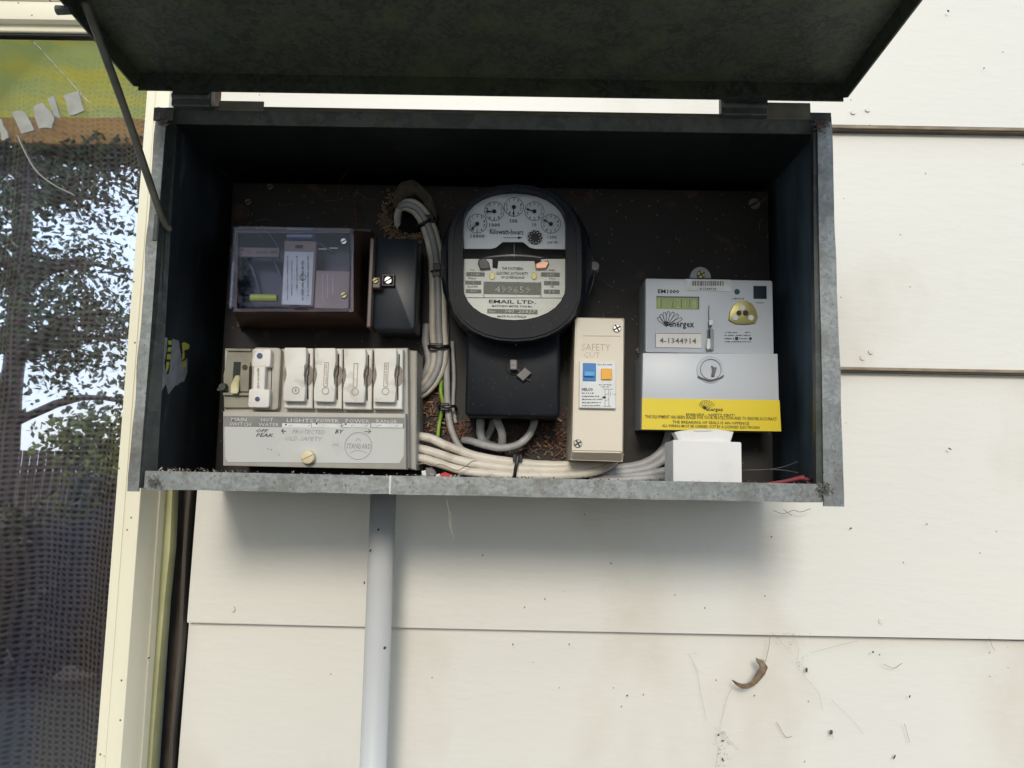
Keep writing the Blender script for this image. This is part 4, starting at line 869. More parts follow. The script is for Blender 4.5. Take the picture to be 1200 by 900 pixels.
# main switch recess
YW = YF+.008
mb = MB(); mb.prism(pts2([(267,409.5),(300,408.5),(300,478),(262,478),(262,440)], YW), YW, YW+.0038, .0008); ms = obj('main_switch', mb, M_puttyd, fbd, smooth=30)
mb = MB(); flat(mb, 273, 424, 283, 452, YW-.0004); obj('switch_slot', mb, mat('dark slot', (.03,.035,.03), rough=.8), ms)
mb = MB(); mb.hexa([at(*p, YW-.008) for p in ((270,451),(279,451),(279,462),(270,462))]+[at(*p, YW+.001) for p in ((276,438),(282,438),(282,450),(274,450))]); bmesh.ops.bevel(mb.bm, geom=list(mb.bm.edges), offset=.0008, segments=2, affect='EDGES'); obj('switch_toggle', mb, mat('ivory toggle', (.60,.54,.30), (.48,.43,.24), sc=50, rough=.4), ms, smooth=40)
mb = MB(); pbox(mb, 281, 424, 292.5, 459, YW-.0022, YW-.0001, .0006); mb.box(*(lambda r: (r[0], r[1], YW-.0035, YW-.0001, r[2], r[3]))(pr(263, 461, 293, 463.5, YW))); mb.box(*(lambda r: (r[0], r[1], YW-.0025, YW-.0001, r[2], r[3]))(pr(265, 409, 295, 411.5, YW))); obj('switch_frame', mb, M_puttyd, ms)
mb = MB(); c = at(288, 430.8, YW); mb.cyl((c.x, YW-.003, c.z), (c.x, YW, c.z), .0026, None, 14); obj('switch_pin', mb, mat('rusty pin', (.08,.035,.025), rough=.7), ms, smooth=40)
mb = MB(); c = at(263, 454, YW); mb.cyl((c.x, YW-.006, c.z), (c.x, YW, c.z), .0034, .004, 12); mb.box(c.x-.006, c.x+.004, YW-.0035, YW, c.z-.004, c.z-.001, .0005); obj('switch_lug', mb, mat('dark green lug', (.04,.05,.035), rough=.6), ms, smooth=40)
# hot water fuse on its base
mb = MB(); x0, x1, z0, z1 = pr(295, 407.5, 328.5, 480.5, YW-.002); mb.prism(rrect(x0, x1, z0, z1, .004, 3), YW-.004, YW+.004, .0015, 2); hb = obj('fuse_base', mb, M_putty, fbd, smooth=30)
mb = MB(); flat(mb, 312, 429.6, 318.5, 431, YW-.0044); stroke(mb, [(318.5,430),(317.8,457)], .8, YW-.0044); stroke(mb, [(293.5,430),(293,455)], 3.2, YW-.0044); obj('base_gap', mb, mat('dark gap', (.04,.025,.02), rough=.9), hb)
mb = MB(); YH = YW-.012
mb.prism(rrect(*pr(295.5, 408.8, 317, 430, YH), .0022, 3), YH, YW-.0042, .0008, 2); mb.prism(rrect(*pr(291, 456, 315.5, 477.5, YH), .0022, 3), YH, YW-.0042, .0008, 2)
mb.prism(pts2([(297.5,426),(311,426),(309,462),(295.5,462)], YH), YH+.0005, YW-.0043, .0006); hf = obj('fuse_carrier', mb, M_porc, fbd, smooth=30, label='narrow white fuse carrier with two blue contacts')
for x, y, r in ((304.2,416.8,4.4), (301.5,467.4,3.6)):
    mb = MB(); mb.prism(pcirc(x-.6, y-.4, r*1.15, YH, 18), YH-.0003, YH+.001); obj('contact_rim', mb, M_white, hf)
    mb = MB(); mb.prism(pcirc(x+.3, y+.3, r*.8, YH, 18), YH-.0006, YH+.001); mb.prism(pcirc(x+1, y+1, r*.3, YH, 10), YH-.0009, YH-.0005); obj('fuse_contact', mb, M_blueh, hf)
mb = MB(); worn(mb, 301, 431, 304, 455, YH+.0002, rot=1); obj('embossed_lettering', mb, M_porcd, hf)
# four porcelain carriers
proto = None
def carrier(x0, x1, top, lab, style):
    w = x1-x0; Yp = YF-.003; cxp = (x0+x1)/2
    mb = MB(); mb.prism(pts2([(x0,top),(x1-1,top+.5),(x1-2,top+71),(x0-1.5,top+70.5)], YF), YF+.0012, YF+.0118, .0008); hold = obj('fuse_holder', mb, M_porc if style else M_porc, fbd, smooth=30)
    # finger recesses left and right
    mb = MB()
    for s_, xx in ((1, x0+3.5), (-1, x1-8.5)):
        cc = at(xx+(0 if s_ > 0 else 0), top+32, YF); k = pxm(YF); P = [(cc.x-s_*0*k+5*k*s_*math.sin(a)*-1*-1*.9, cc.z+11*k*math.cos(a)) for a in [math.pi*q/10 for q in range(11)]]
    mb.prism(pcirc(x1-7, top+32, 6.5, YF, 20, 12.5), YF+.0004, YF+.0014); mb.prism(pcirc(x0+3.4, top+32, 5, YF, 20, 12.5), YF+.0004, YF+.0014); obj('finger_recess', mb, mat('grey brown recess', (.33,.30,.26), (.24,.21,.18), sc=60, rough=.7), hold, smooth=30)  # flat ovals, darker than the holder, mark the recesses
    L, Rr = x0+.8, x1-7.5; t, b = top+.6, top+63.5
    P = [(L+1, t), (Rr-1, t), (Rr, t+2), (Rr, t+17), (Rr-1.2, t+21), (Rr-3.2, t+25), (Rr-4, t+31), (Rr-3.2, t+37), (Rr-1.2, t+42), (Rr-.8, t+46), (Rr-1.6, b-2), (Rr-3, b), (L+1, b-.5), (L-1, b-2), (L-1, t+46), (L+.5, t+42), (L+3.2, t+37), (L+4.3, t+31), (L+3.6, t+25), (L+1.6, t+21), (L+.4, t+17), (L, t+2)]
    mb = MB(); mb.prism(pts2(P, Yp), Yp-.004, YF+.001, .0009, 2); o = obj('fuse_carrier', mb, M_porc, fbd, smooth=30, label=lab)
    mb = MB(); Yq = Yp-.0041; mb.ring(pcirc(cxp-4, top+50, 4.4, Yq, 20), pcirc(cxp-4, top+50, 3.5, Yq, 20), Yq-.0005, Yq+.0002)
    if style == 0: mb.box(*(lambda r: (r[0], r[1], Yq-.0006, Yq, r[2], r[3]))(pr(cxp-4.8, top+48.5, cxp-3.2, top+51.5, Yq)))
    else:
        x0_, x1_, z0_, z1_ = pr(cxp-6, top+16.5, cxp-.8, top+45, Yq); mb.ring([(x1_, z1_), (x0_, z1_), (x0_, z0_), (x1_, z0_)], [(x1_-.0006, z1_-.0006), (x0_+.0006, z1_-.0006), (x0_+.0006, z0_+.0006), (x1_-.0006, z0_+.0006)], Yq-.0004, Yq+.0002)
        if style > 1: worn(mb, cxp-4.4, top+19, cxp-2.4, top+42, Yq-.0003, rot=1)
    obj('raised_mark', mb, M_porcd, o, smooth=30)
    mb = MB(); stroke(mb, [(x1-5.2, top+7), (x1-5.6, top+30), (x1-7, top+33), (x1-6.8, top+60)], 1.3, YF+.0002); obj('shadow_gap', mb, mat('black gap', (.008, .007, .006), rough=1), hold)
carrier(333.5, 367.5, 407.5, 'plain porcelain fuse carrier without a slot', 0); carrier(369, 402, 408, None, 2); carrier(403, 437, 409, None, 1); carrier(438.5, 473, 408.5, None, 2)

# ================================================================== CABLES
def cable(P, r, m_, label, group=None, name='cable', cat='cable'):
    mb = MB(); mb.tube([at(x, y, Y) for x, y, Y in P], r, 12, 8); return tag(obj(name, mb, m_, smooth='all'), label, cat, group)
Q = YB
# three cables from the entry hole to the fuse board
for k, (dx, lab) in enumerate(((0, 'leftmost of the three white cables looping from the entry hole to the fuse board'), (7.5, 'middle one of the three white cables looping from the entry hole to the fuse board'), (14, 'rightmost of the three white cables looping from the entry hole to the fuse board'))):
    e = dx/14; yy = Q-.012-.004*(k == 1)
    cable([(466+dx*.2, 262-dx*1.0+6, Q+.004), (466+dx*.1, 250-dx*.35, Q-.008), (473+dx*.35, 243-dx*.45, yy), (487+dx*.4, 250-dx*.55, yy), (497+dx*.72, 268-dx*.3, yy), (505+dx*.8, 300, yy), (507+dx*.85, 345, yy), (507+dx*.95, 385, yy), (509+dx*.9, 412, yy), (507+dx*.75, 430+dx*.3, yy), (499+dx*.35, 446+dx*.7, yy), (484+dx*.1, 460+dx*.55, yy), (468, 466+dx*.6, yy)], .0037, M_cableg if k == 1 else M_cable, lab)
cable([(500,380,Q-.004), (499,400,Q-.005), (503,425,Q-.006), (492,446,Q-.008), (478,452,Q-.01)], .0042, M_cableg, 'grey cable hidden behind the bend of the white cables')
# vertical grey pair and earth wire
cable([(516,300,Q-.004), (521,360,Q-.006), (523,410,Q-.007), (523.5,440,Q-.01), (524.5,475,Q-.01), (528,500,Q-.012), (536,520,Q-.016), (545,530,Q-.016)], .0034, M_cableg, 'thick grey cable running down left of the dial meter terminal cover')
cable([(530,400,Q-.004), (532,440,Q-.005), (531,475,Q-.004), (534,496,Q-.004)], .0020, M_cableg, 'thin grey cable beside the thick grey cable left of the terminal cover')
cable([(518,440,Q-.005), (516.5,458,Q-.012), (519,475,Q-.010), (515,495,Q-.008), (513,512,Q-.012)], .0019, M_gy, 'green and yellow earth wire below the white cable bend', name='earth_wire', cat='wire')
# bottom bundle to the safety switch
cable([(470,511,Q-.030), (487,511,Q-.03), (505,514,Q-.03), (525,523,Q-.03), (560,535,Q-.03), (600,541.5,Q-.03), (640,545,Q-.03), (680,545,Q-.028), (706,541,Q-.024), (716,532,Q-.02)], .0046, M_cable, 'uppermost of three white cables running from fuse board to safety switch')
cable([(470,524,Q-.034), (487,525,Q-.034), (505,529,Q-.034), (540,540,Q-.034), (580,547,Q-.034), (620,550,Q-.034), (660,550.5,Q-.034), (695,546,Q-.03), (712,541,Q-.026), (722,531,Q-.02)], .0045, M_cable, 'middle one of three white cables running from fuse board to safety switch')
cable([(470,535,Q-.037), (487,536,Q-.037), (505,540,Q-.037), (540,551,Q-.037), (580,556,Q-.037), (620,557.5,Q-.037), (665,557,Q-.037), (695,553,Q-.034), (714,545,Q-.028), (727,531,Q-.02)], .0045, M_cable, 'lowest of three white cables running from fuse board to safety switch')
# loops under the dial meter
cable([(566,478,Q-.02), (563,495,Q-.022), (564,512,Q-.020), (571,520,Q-.012), (580,523,Q-.006)], .0042, M_cableg, 'left grey loop hanging under the dial meter terminal cover')
cable([(580,478,Q-.012), (577,498,Q-.010), (571,512,Q-.008), (567,520,Q-.006)], .0036, M_cableg, 'rear grey loop hanging between the two front loops under the terminal cover')
cable([(577,480,Q-.024), (582,492,Q-.028), (588,507,Q-.026), (588,520,Q-.018), (582,527,Q-.012)], .0042, M_cableg, 'right grey loop crossing in front under the dial meter terminal cover')
cable([(629,478,Q-.02), (626,495,Q-.022), (619,511,Q-.024), (605,522,Q-.026), (585,525,Q-.026), (565,521,Q-.024), (552,517,Q-.018), (543,516,Q-.008)], .0039, M_cableg, 'long grey cable curving left from the right end of the terminal cover')
# grey cables to the digital meter
for k, (P, lab) in enumerate((([(690,552,Q-.01), (720,549,Q-.014), (748,545,Q-.014), (766,537,Q-.014), (778,525,Q-.014), (784,508,Q-.012), (786,494,Q-.01)], 'uppermost of the grey cables bending up to the digital meter'),
                 ([(690,558,Q-.012), (725,554,Q-.018), (755,550,Q-.018), (774,541,Q-.018), (788,526,Q-.018), (796,508,Q-.014), (798,494,Q-.01)], 'second of the grey cables bending up to the digital meter'),
                 ([(690,561,Q-.02), (735,559,Q-.024), (765,554,Q-.024), (785,550,Q-.024), (810,540,Q-.02), (815,500,Q-.012)], 'third of the grey cables entering behind the white carton'),
                 ([(690,565,Q-.03), (735,562,Q-.03), (770,560,Q-.03), (800,558,Q-.028), (840,545,Q-.02), (845,500,Q-.012)], 'lowest of the grey cables entering behind the white carton'))):
    cable(P, .0044 if k < 2 else .0039, M_cableg, lab)
# cable ties
def tie(P, w, h, Y, label, blk=None):
    mb = MB(); mb.tube([at(x, y, Y+dy) for x, y, dy in P], w, 8, 4)
    if blk: pbox(mb, *blk, Y-.006, Y-.0005, .0006)
    return tag(obj('cable_tie', mb, M_tie, smooth=40), label, 'cable tie')
tie([(487,268,.008), (491,265,-.002), (500,260,-.006), (507,256,-.002), (509,255,.008)], .0021, 0, Q-.013, 'black cable tie round the white cables just below the entry hole', (496,251,508,260))
tie([(505,318,.010), (506,318,-.003), (514,317,-.006), (522,317,-.003), (524,317,.01)], .0012, 0, Q-.014, 'black tie clip on the cables beside the dial meter bezel', (507,308,516,324))
tie([(503,406,.010), (504,406,-.003), (514,407,-.007), (524,406,-.003), (526,406,.01)], .0021, 0, Q-.014, 'black cable tie round the cables above the fuse board bend', (504,402,518,411))
tie([(514,476,.010), (516,476,-.003), (524,477,-.006), (532,476,-.003), (534,477,.01)], .0016, 0, Q-.014, 'black cable tie round the vertical grey cables left of the terminal cover', (516,472,526,481))
tie([(608,530,.010), (607,531,-.006), (606,540,-.010), (604,550,-.010), (603,558,-.008), (602.5,562,.0)], .0018, 0, Q-.034, 'black cable tie round the bottom bundle of three white cables', (601,532,612,541))

# ================================================================== WHITE CARTON AND PLUG
YX = BY+.003; X0, X1, Z0, Z1 = pr(789, 517, 870, 567, YX)
bx = thing('white_carton', 'small plain white carton standing on the bottom flange at the right', 'carton', ((X0+X1)/2, YX+.02, Z0))
mb = MB(); mb.hexa([(X0, YX, Z0), (X1, YX+.002, Z0), (X1, YX+.002, Z1-.0003), (X0, YX, Z1+.0006), (X0-.001, YX+.034, Z0), (X1-.004, YX+.036, Z0), (X1-.004, YX+.036, Z1-.001), (X0-.001, YX+.034, Z1-.001)])
bmesh.ops.bevel(mb.bm, geom=list(mb.bm.edges), offset=.0006, segments=2, affect='EDGES'); obj('carton_body', mb, M_paper, bx, smooth=30)
YV = YX+.016
pg = thing('folded_card', 'folded white card propped on top of the white carton under the yellow sticker', 'card', at(825, 518, YV))
mb = MB(); mb.prism(pts2([(790,507),(797,505),(815,503),(840,503),(860,506),(856,519),(796,519.5)], YV), YV, YV+.012, .0008, 1); obj('card_front', mb, M_paper, pg)
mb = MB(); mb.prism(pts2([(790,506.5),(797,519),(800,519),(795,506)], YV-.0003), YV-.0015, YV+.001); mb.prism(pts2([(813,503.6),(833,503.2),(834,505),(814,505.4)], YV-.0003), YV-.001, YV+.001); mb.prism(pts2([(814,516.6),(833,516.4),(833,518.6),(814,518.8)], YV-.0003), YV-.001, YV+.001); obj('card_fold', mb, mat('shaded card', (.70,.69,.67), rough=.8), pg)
# stray strands and red sleeve at the right
mb = MB(); mb.tube([at(870,551,Q-.05), at(900,550,Q-.06), at(918,547,Q-.07), at(935,541,Q-.08)], .0005, 6); mb.tube([at(900,550,Q-.06), at(918,551,Q-.07), at(935,554,Q-.085)], .0005, 6)
tag(obj('wire_strand', mb, M_lead, smooth='all'), 'thin bare wire strands lying right of the white carton', 'wire')
mb = MB(); mb.tube([at(897,567,BY+.02), at(920,564,BY+.022), at(936,560.5,BY+.024), at(942,560,BY+.024)], lambda t: .0012+.0016*t, 8); mb.tube([at(942,561,BY+.024), at(955,563,BY+.024)], .0018, 8, 1)
tag(obj('red_sleeve', mb, M_reds, smooth='all'), 'dull red cable sleeve offcut in the bottom right corner of the box', 'offcut')
for P, m_, lab, nm in (([(515,556),(521,553),(529,556),(533,560),(518,561)], M_red, 'bright red plastic scrap on the bottom flange beside the fuse board', 'plastic_scrap'),
                   ([(494,552),(499,551),(501,558),(495,559)], M_paper, 'small white plastic scrap beside the red scrap', 'plastic_scrap'),
                   ([(499,548),(506,548),(510,552),(512,560),(499,560)], M_lead, 'dark grey lump between the white and red scraps', 'plastic_scrap'),
                   ([(509,557),(515,555),(519,560),(511,562)], M_porc, 'cream crumb just left of the red plastic scrap', 'plastic_scrap')):
    mb = MB(); mb.prism(pts2(P, BY+.014), BY+.012, BY+.018, .0008); tag(obj(nm, mb, m_, smooth=30), lab, 'scrap')
mb = MB(); mb.prism(pts2([(596,390),(602,388),(605,394),(604,398),(606,405),(600,402),(594,396),(589,395),(592,391)], -.13), -.131, -.1285, .0005); tag(obj('dead_moth', mb, M_bark2), 'brown papery flake caught below the dial meter glass', 'flake')
mb = MB(); mb.tube([at(485,545,-.11), at(497,543,-.115), at(507,546,-.118), at(517,544,-.116), at(534,551,-.115), at(543,548,-.115), at(553,541,-.116), at(559,540,-.115)], .0005, 5); tag(obj('dry_twig', mb, M_leaf), 'thin dark twig lying over the lower white cables', 'twig')

# ================================================================== CONDUIT
cond = thing('conduit', 'pale grey plastic conduit running down the weatherboards from the box', 'conduit', (-.142, -.03, .03))
mb = MB(); mb.cyl((-.1405, -.055, .03), (-.1400, -.055, BZ0-.0005), .0135, None, 32); obj('pipe', mb, M_pipe, cond, smooth='all')
mb = MB()
for z in (.5, 1.0): mb.box(-.165, -.118, -.0425, -.001, z, z+.02, .001)
obj('saddle', mb, M_pipe, cond)

# ================================================================== DRY LEAF, WEBS, SPECKS ON THE BOARDS
YL_ = -.012
P0 = [(858,797,.9), (863,801,2.2), (869,804,3.6), (876,804,4.0), (882,801,4.2), (887,795,5.2), (892,788,6.4), (895,782,6.2), (892,777,4.6), (888,774,2.6), (886,771,.5)]
mb = MB(); C = []
for i, (x, y, w) in enumerate(P0):
    a, b = P0[max(i-1, 0)], P0[min(i+1, len(P0)-1)]; dx, dy = b[0]-a[0], b[1]-a[1]; l = math.hypot(dx, dy); nx_, ny_ = -dy/l, dx/l
    C.append([mb.bm.verts.new(at(x+nx_*w*1.35*s_, y+ny_*w*1.35*s_, YL_-.004+.005*abs(s_)-.002*(s_ < 0))) for s_ in (-.6, -.25, .1, .6)])
for A, B in zip(C, C[1:]):
    for q in range(3): mb.bm.faces.new((A[q], A[q+1], B[q+1], B[q]))
bmesh.ops.solidify(mb.bm, geom=list(mb.bm.faces), thickness=.0004)
lf = obj('dry_leaf', mb, M_leaf, smooth=50); tag(lf, 'curled dry brown leaf hanging from a web thread on the weatherboards', 'leaf')
def web(paths, label, Y=-.002, r=.00012):
    mb = MB()
    for P in paths: mb.tube([at(x, y, Y+.002*math.sin(i)) for i, (x, y) in enumerate(P)], r, 4, 4)
    return tag(obj('web_thread', mb, M_web), label, 'cobweb')
web([[(902,746),(901,758),(898,772),(896,777)], [(886,772),(892,773),(898,775)]], 'short web thread holding up the curled dry leaf', -.008, .00035)
web([[(806,765),(812,775),(818,792),(821,810),(828,845)], [(810,765),(817,766)], [(812,778),(820,788)]], 'loose web thread hanging left of the dry leaf')
web([[(858,806),(852,818),(848,835),(844,850)], [(836,852),(848,860),(860,872)], [(838,862),(842,880),(838,900)], [(846,856),(850,866),(866,878)]], 'fine cobweb tangle low on the wall below the dry leaf')
web([[(930,742),(936,760),(934,775),(940,790),(958,810),(964,832)], [(936,775),(948,790)], [(975,820),(1000,845),(1012,860)], [(950,765),(980,757),(1005,751)], [(905,742),(915,752),(922,760),(930,768)], [(910,748),(926,742),(932,755)]], 'cobweb strands spreading right of the dry leaf')
web([[(910,846),(918,860),(922,864),(928,863)], [(1060,848),(1066,870)], [(1035,778),(1048,783),(1057,777)], [(1160,748),(1163,758),(1166,762)]], 'short dark web wisps on the lower right boards', -.002, .0003)
web([[(523,586),(527,600),(526,612),(531,630)], [(523,588),(529,606),(529,622)], [(525,596),(528,616),(532,632)]], 'pale web tuft hanging under the box bottom flange', -.19, .0002)
web([[(906,598),(918,602),(930,598),(938,600),(950,596)], [(918,597),(928,604)]], 'dark web strands under the bottom right corner of the box', -.01, .0004)
SPL = ['brown blob low on the right boards, below the web strands', 'dark curled speck just right of the dry leaf', 'small dark speck at the bottom edge below the dry leaf', 'faint round speck under the dry leaf', 'slim dark speck near the bottom edge right of centre', 'slim speck halfway along the lower right board', 'grey speck in the cobweb tangle below the dry leaf', 'second grey speck in the cobweb tangle, the lower one', 'single dark speck beside the top right of the raised lid', 'faint speck between the dry leaf and the right edge', 'small speck below the right upright of the box', 'flat wide speck high on the right boards below the second seam', 'tiny speck above the right end of the third seam', 'faint speck low on the wall between conduit and leaf', 'tiny speck just below the lowest seam, right of the conduit', 'tiny speck just below the lowest seam under the safety switch', 'upper dark fleck on the conduit', 'middle dark fleck on the conduit', 'lowest dark fleck on the conduit', 'small flat speck on the wall below the white carton', 'tiny round speck in the soft shade below the box corner', 'tiny speck beside the upper right edge of the wall']
def g_wall():
    c = random.choice(((846,862,5,4), (928,750,10,5), (842,876,5,10), (846,890,4,6), (1165,790,16,12), (940,775,3,4), (974,860,2,3)))
    return at(random.gauss(c[0], c[2]), random.gauss(c[1], c[3]), -.001-random.uniform(0, .002))
chips('web_debris', 150, g_wall, (.0003, .0009), mat('web dust', (.30,.25,.20), (.18,.15,.12), sc=200, rough=.95), 'fine dirt caught in the cobwebs on the lower right boards', 'debris')
specks = [(974,858,3,5), (945,785,2.5,5), (847,890,1.5,4), (884,815,1.2,1.5), (1048,887,1.5,5), (1066,816,1.3,3), (842,861,2,2), (847,868,3,1.5), (1111,13,2,3), (1023,764,2,2), (997,619,2,2), (1113,526,4,1.3), (1086,614,1.6,1.2), (735,815,2,1.5), (601,755,1.2,2), (667,755,1,2), (434,645,1.5,3), (427,683,1.5,3), (437,887,2.5,3), (716,660,3,1), (904,629,1.5,1.5), (1153,80,2,1.2)]
SG = 'dirt specks on the weatherboards'
mb0 = MB(); mb0.prism(circ(0, 0, .001, 7), -.0008, 0, .0003); bm_ = mb0.bm; me0 = bpy.data.meshes.new('dirt_speck'); bm_.to_mesh(me0); me0.materials.append(mat('brown black dirt', (.09,.07,.055), rough=.9))
for i, (x, y, a, b) in enumerate(specks):
    Yw = -.0005
    if 420 < x < 440: Yw = -.0678
    c = at(x, y, Yw); o = bpy.data.objects.new('dirt_speck', me0); COL.objects.link(o); o.location = c; o.scale = (a*.55, 1.2 if Yw > -.01 else .5, b*.55); o.rotation_euler = (0, random.uniform(-.6, .6), 0)
    o['label'] = SPL[i]; o['category'] = 'speck'; o['group'] = SG

# ================================================================== GARDEN BEHIND THE CAMERA (seen in the glass)
def leaf_mesh(name, n, centres, rad, size, seed):
    rng = np.random.default_rng(seed); c = np.array(centres); idx = rng.integers(0, len(c), n)
    p = c[idx]+rng.normal(0, 1, (n, 3))*np.array([rad, rad, rad*.7]); d = rng.normal(0, 1, (n, 3)); d /= np.linalg.norm(d, axis=1)[:, None]
    e = np.cross(d, rng.normal(0, 1, (n, 3))); e /= np.linalg.norm(e, axis=1)[:, None]; s = rng.uniform(size*.6, size*1.3, (n, 1))
    v = np.stack([p-d*s, p+e*s*.55, p+d*s, p-e*s*.55], 1).reshape(-1, 3); me = bpy.data.meshes.new(name)
    me.vertices.add(4*n); me.vertices.foreach_set('co', v.ravel()); me.loops.add(4*n); me.loops.foreach_set('vertex_index', np.arange(4*n)); me.polygons.add(n)
    me.polygons.foreach_set('loop_start', np.arange(0, 4*n, 4)); me.update(calc_edges=True); me.validate(); return me
def leafmat(name, a, b):
    M = mat(name, a, b, sc=1.6, rough=.6, spec=.3); return M
LM = [leafmat('dark leaves', (.055,.085,.035), (.085,.11,.05)), leafmat('olive leaves', (.07,.09,.025), (.045,.06,.02)), leafmat('yellow green leaves', (.16,.17,.03), (.10,.12,.03))]
M_trunk = mat('tree bark', (.12,.09,.07), (.07,.055,.045), sc=14, rough=.95, bump=.6)
def tree(x, y, h, cr, n, size, lm, label, seed, base=.35):
    t = thing('tree', label, 'tree', (x, y, 0), 'trees across the garden'); rnd = random.Random(seed); mb = MB(); cs = []
    top = Vector((x+rnd.uniform(-.4, .4), y, h*.85)); mb.tube([(x, y, 0), (x+rnd.uniform(-.15, .15), y, h*.4), top], lambda q: .14*(1-q*.8)*h/5, 8, 5)
    for k in range(13):
        z0 = h*rnd.uniform(base, .8); a = rnd.uniform(0, 6.28); l = cr*rnd.uniform(.6, 1.1)*(1.1-.5*(z0/h)); s = Vector((x, y, z0)); e = s+Vector((math.cos(a)*l, math.sin(a)*l, l*rnd.uniform(.1, .6)))
        mb.tube([s, (s+e)/2+Vector((0, 0, l*.12)), e], lambda q: .05*(1-q*.8)*h/5, 6, 3)
        for j in range(4):
            f = rnd.uniform(.45, 1.1); c = s+(e-s)*f+Vector((rnd.gauss(0, .3), rnd.gauss(0, .3), rnd.gauss(0, .25)))*cr*.5; cs.append(tuple(c)); mb.tube([s+(e-s)*min(f, 1)*.8, c], .012, 4, 1)
    obj('trunk', mb, M_trunk, t, smooth='all'); me = leaf_mesh('crown', n, cs, cr*.12, size, seed); me.materials.append(LM[lm]); o = link('crown', me, (x, y, 0), t)
    me.transform(Matrix.Translation((-x, -y, 0))); return t
tree(-6.3, -8.6, 6.6, 2.0, 5600, .05, 0, 'dark leafy tree across the garden straight opposite the window', 11, .25)
tree(-8.0, -10.0, 7.6, 2.4, 5200, .055, 0, 'taller dark tree across the garden toward the left', 12, .2)
tree(-5.2, -11.5, 5.4, 1.6, 2800, .055, 1, 'smaller olive green tree across the garden near the fence', 13, .3)
tree(-9.6, -13.4, 10.5, 2.8, 4800, .08, 1, 'tall spreading tree at the far left of the garden', 14, .45)
tree(3.4, -13, 6.5, 3.0, 8000, .09, 0, 'broad dark tree across the garden to the right', 15)
tree(6.5, -11, 7, 3.0, 8000, .09, 1, 'tall olive tree at the right end of the garden', 16)
hd = thing('added_hedge', 'low dark bushes added across the lawn to darken the window reflection', 'added_hedge', (-4, -4.6, 0))  # added to keep the lower part of the glass reflection dark
rnd = random.Random(5); cs = []; mb = MB()
for k in range(16):
    x = -7.2+k*.4+rnd.uniform(-.1, .1); h = rnd.uniform(1.15, 1.6); y = -4.65+rnd.uniform(-.15, .15)
    bmesh.ops.create_icosphere(mb.bm, subdivisions=2, radius=1, matrix=Matrix.Translation((x, y, h*.45)) @ Matrix.Diagonal((.30, .26, h*.46, 1)))
    for q in range(26): a = rnd.uniform(0, 6.28); z = rnd.uniform(.05, h); rr = .33*math.sqrt(max(.1, 1-(z/h*2-1)**2)); cs.append((x+rr*math.cos(a), y+rr*math.sin(a), z))
for v in mb.bm.verts: v.co += Vector((rnd.gauss(0, .02), rnd.gauss(0, .02), rnd.gauss(0, .02)))
obj('inner_growth', mb, mat('dark inner twigs', (.02,.02,.015), rough=1), hd)
me = leaf_mesh('foliage', 16000, cs, .07, .035, 31); me.materials.append(leafmat('hedge leaves', (.020,.028,.016), (.035,.042,.022))); me.transform(Matrix.Translation((4, 4.6, 0))); link('foliage', me, (-4, -4.6, 0), hd)
for x, s in ((-3.9, 21), (-5.6, 22), (-7.8, 23)):
    t = thing('shrub', {21: 'yellow green shrub at the right end of the garden bed', 22: 'yellow green shrub in the middle of the garden bed', 23: 'yellow green shrub at the left end of the garden bed'}[s], 'shrub', (x, -6.6, 0)); rnd = random.Random(s)
    mb = MB(); cs = []
    for k in range(8):
        c = Vector((x+rnd.gauss(0, .45), -6.6+rnd.gauss(0, .3), rnd.uniform(.5, 2.0 if s == 21 else 1.5))); cs.append(tuple(c)); mb.tube([(x, -6.6, 0), c], .012, 5, 1)
    obj('stems', mb, M_trunk, t); me = leaf_mesh('foliage', 2600, cs, .2, .05, s); me.materials.append(LM[2]); me.transform(Matrix.Translation((-x, 6.6, 0))); link('foliage', me, (x, -6.6, 0), t)
fn = thing('paling_fence', 'brown timber paling fence across the back of the garden', 'fence', (0, -14.5, 0))
M_pal = mat('brown palings', (.16,.11,.08), (.10,.075,.055), sc=8, rough=.9, stretch=(4, 4, .5)); mp_ = None
for k in range(160):
    if mp_ is None:
        mb = MB(); mb.box(-16, -15.86, -14.52, -14.5, 0, 1.7); o = obj('paling', mb, M_pal, fn); mp_ = o; base_x = o.location.x
    else:
        o = mp_.copy(); COL.objects.link(o); o.parent = fn; o.location.x = base_x+k*.16; o.location.z = random.uniform(-.015, .015)
mb = MB(); mb.box(-16, 9.6, -14.5+.002, -14.46, .4, .48); mb.box(-16, 9.6, -14.5+.002, -14.46, 1.3, 1.38); obj('rail', mb, M_pal, fn)
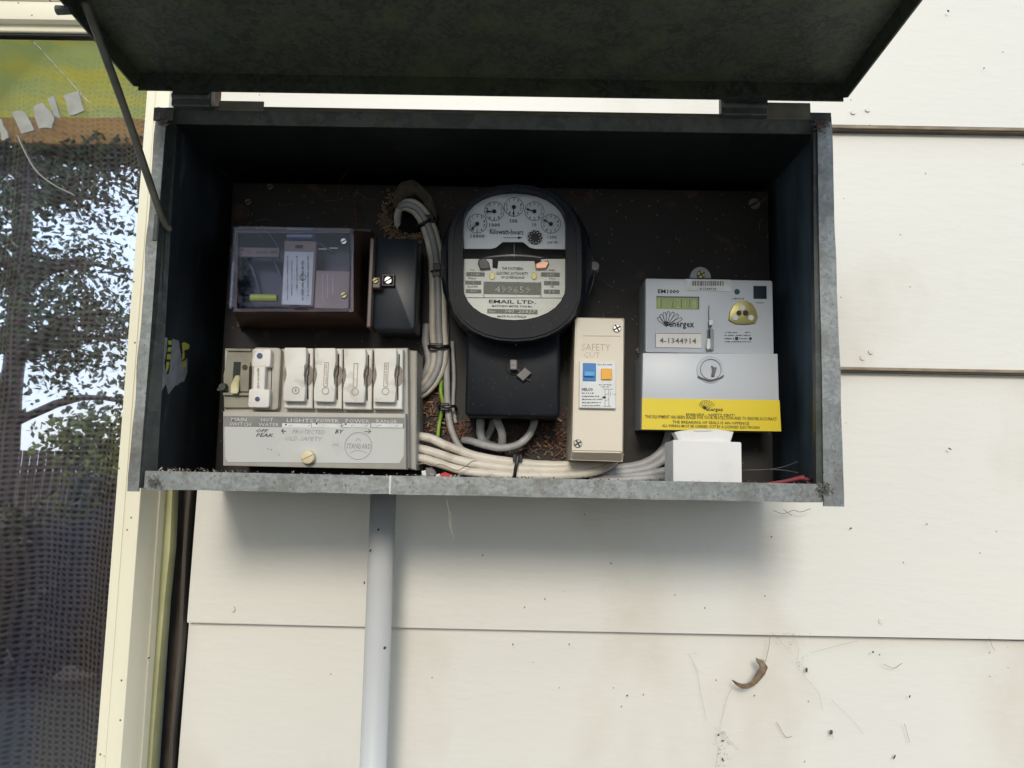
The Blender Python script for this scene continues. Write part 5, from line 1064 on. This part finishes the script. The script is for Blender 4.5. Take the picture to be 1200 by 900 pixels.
# patio roof of yellow green translucent sheet on a timber beam, opposite the window
pa = thing('patio_roof', 'patio awning of yellow green translucent sheet over a brown timber beam', 'awning', (-2.8, -3.0, 0))
def sheet_mat():
    M = bpy.data.materials.new('translucent sheet'); M.use_nodes = True; t = M.node_tree; t.nodes.clear(); L = t.links.new
    o = node(t, 'ShaderNodeOutputMaterial'); tr = node(t, 'ShaderNodeBsdfTranslucent'); df = node(t, 'ShaderNodeBsdfDiffuse'); mx = node(t, 'ShaderNodeMixShader'); mx.inputs[0].default_value = .35
    g = node(t, 'ShaderNodeNewGeometry'); mp = node(t, 'ShaderNodeMapping'); mp.inputs['Scale'].default_value = (.6, 2.6, 1); n = node(t, 'ShaderNodeTexNoise'); n.inputs['Scale'].default_value = 2; L(g.outputs['Position'], mp.inputs[0]); L(mp.outputs[0], n.inputs['Vector'])
    c = node(t, 'ShaderNodeMixRGB'); c.inputs[1].default_value = (.50, .42, .07, 1); c.inputs[2].default_value = (.36, .38, .12, 1); r = node(t, 'ShaderNodeMapRange'); r.inputs[1].default_value = .4; r.inputs[2].default_value = .6; L(n.outputs['Fac'], r.inputs[0]); L(r.outputs[0], c.inputs[0])
    L(c.outputs[0], tr.inputs[0]); L(c.outputs[0], df.inputs[0]); L(tr.outputs[0], mx.inputs[1]); L(df.outputs[0], mx.inputs[2]); L(mx.outputs[0], o.inputs[0]); return M
M_sheet = sheet_mat()
zr = 3.44
for k in range(4):
    x = -4.65+k*.748; mb = MB(); C = []
    for q in range(17): xx = x+.75*q/16; zz = zr+.012*math.sin(q*math.pi/2)+.004*k; C.append((mb.bm.verts.new((xx, -3.4, zz)), mb.bm.verts.new((xx, -1.6, zz+.22))))
    for a, b in zip(C, C[1:]): mb.bm.faces.new((a[0], b[0], b[1], a[1]))
    obj('roof_sheet', mb, M_sheet, pa, smooth='all')
mb = MB(); mb.box(-4.7, -1.72, -3.36, -3.31, zr-.17, zr-.02, .004); obj('beam', mb, mat('orange brown timber', (.62,.33,.12), (.50,.26,.10), sc=6, rough=.6, stretch=(.4, 1, 4)), pa)
for x in (-4.6, -1.82):
    mb = MB(); mb.box(x, x+.09, -3.30, -3.21, 0, zr-.02, .004); obj('post', mb, M_pal, pa)

vn = thing('climbing_vine', 'dark green vine hanging along the patio beam opposite the window', 'vine', (-2.6, -3.38, 0))
rnd = random.Random(77); cs = [(x, -3.40+rnd.uniform(-.03, .03), 3.27-.07*(1+math.sin(x*3.1))*rnd.random()) for x in [rnd.uniform(-4.4, -1.75) for _ in range(150)]]
me = leaf_mesh('foliage', 3800, cs, .05, .030, 9); me.materials.append(LM[0]); me.transform(Matrix.Translation((2.6, 3.38, 0))); link('foliage', me, (-2.6, -3.38, 0), vn)
mb = MB(); mb.tube([(-4.45, -3.42, .02), (-4.4, -3.41, 1.6), (-4.42, -3.42, 3.2), (-3.4, -3.41, 3.26), (-1.8, -3.41, 3.24)], .016, 6, 5); obj('stem', mb, M_trunk, vn)
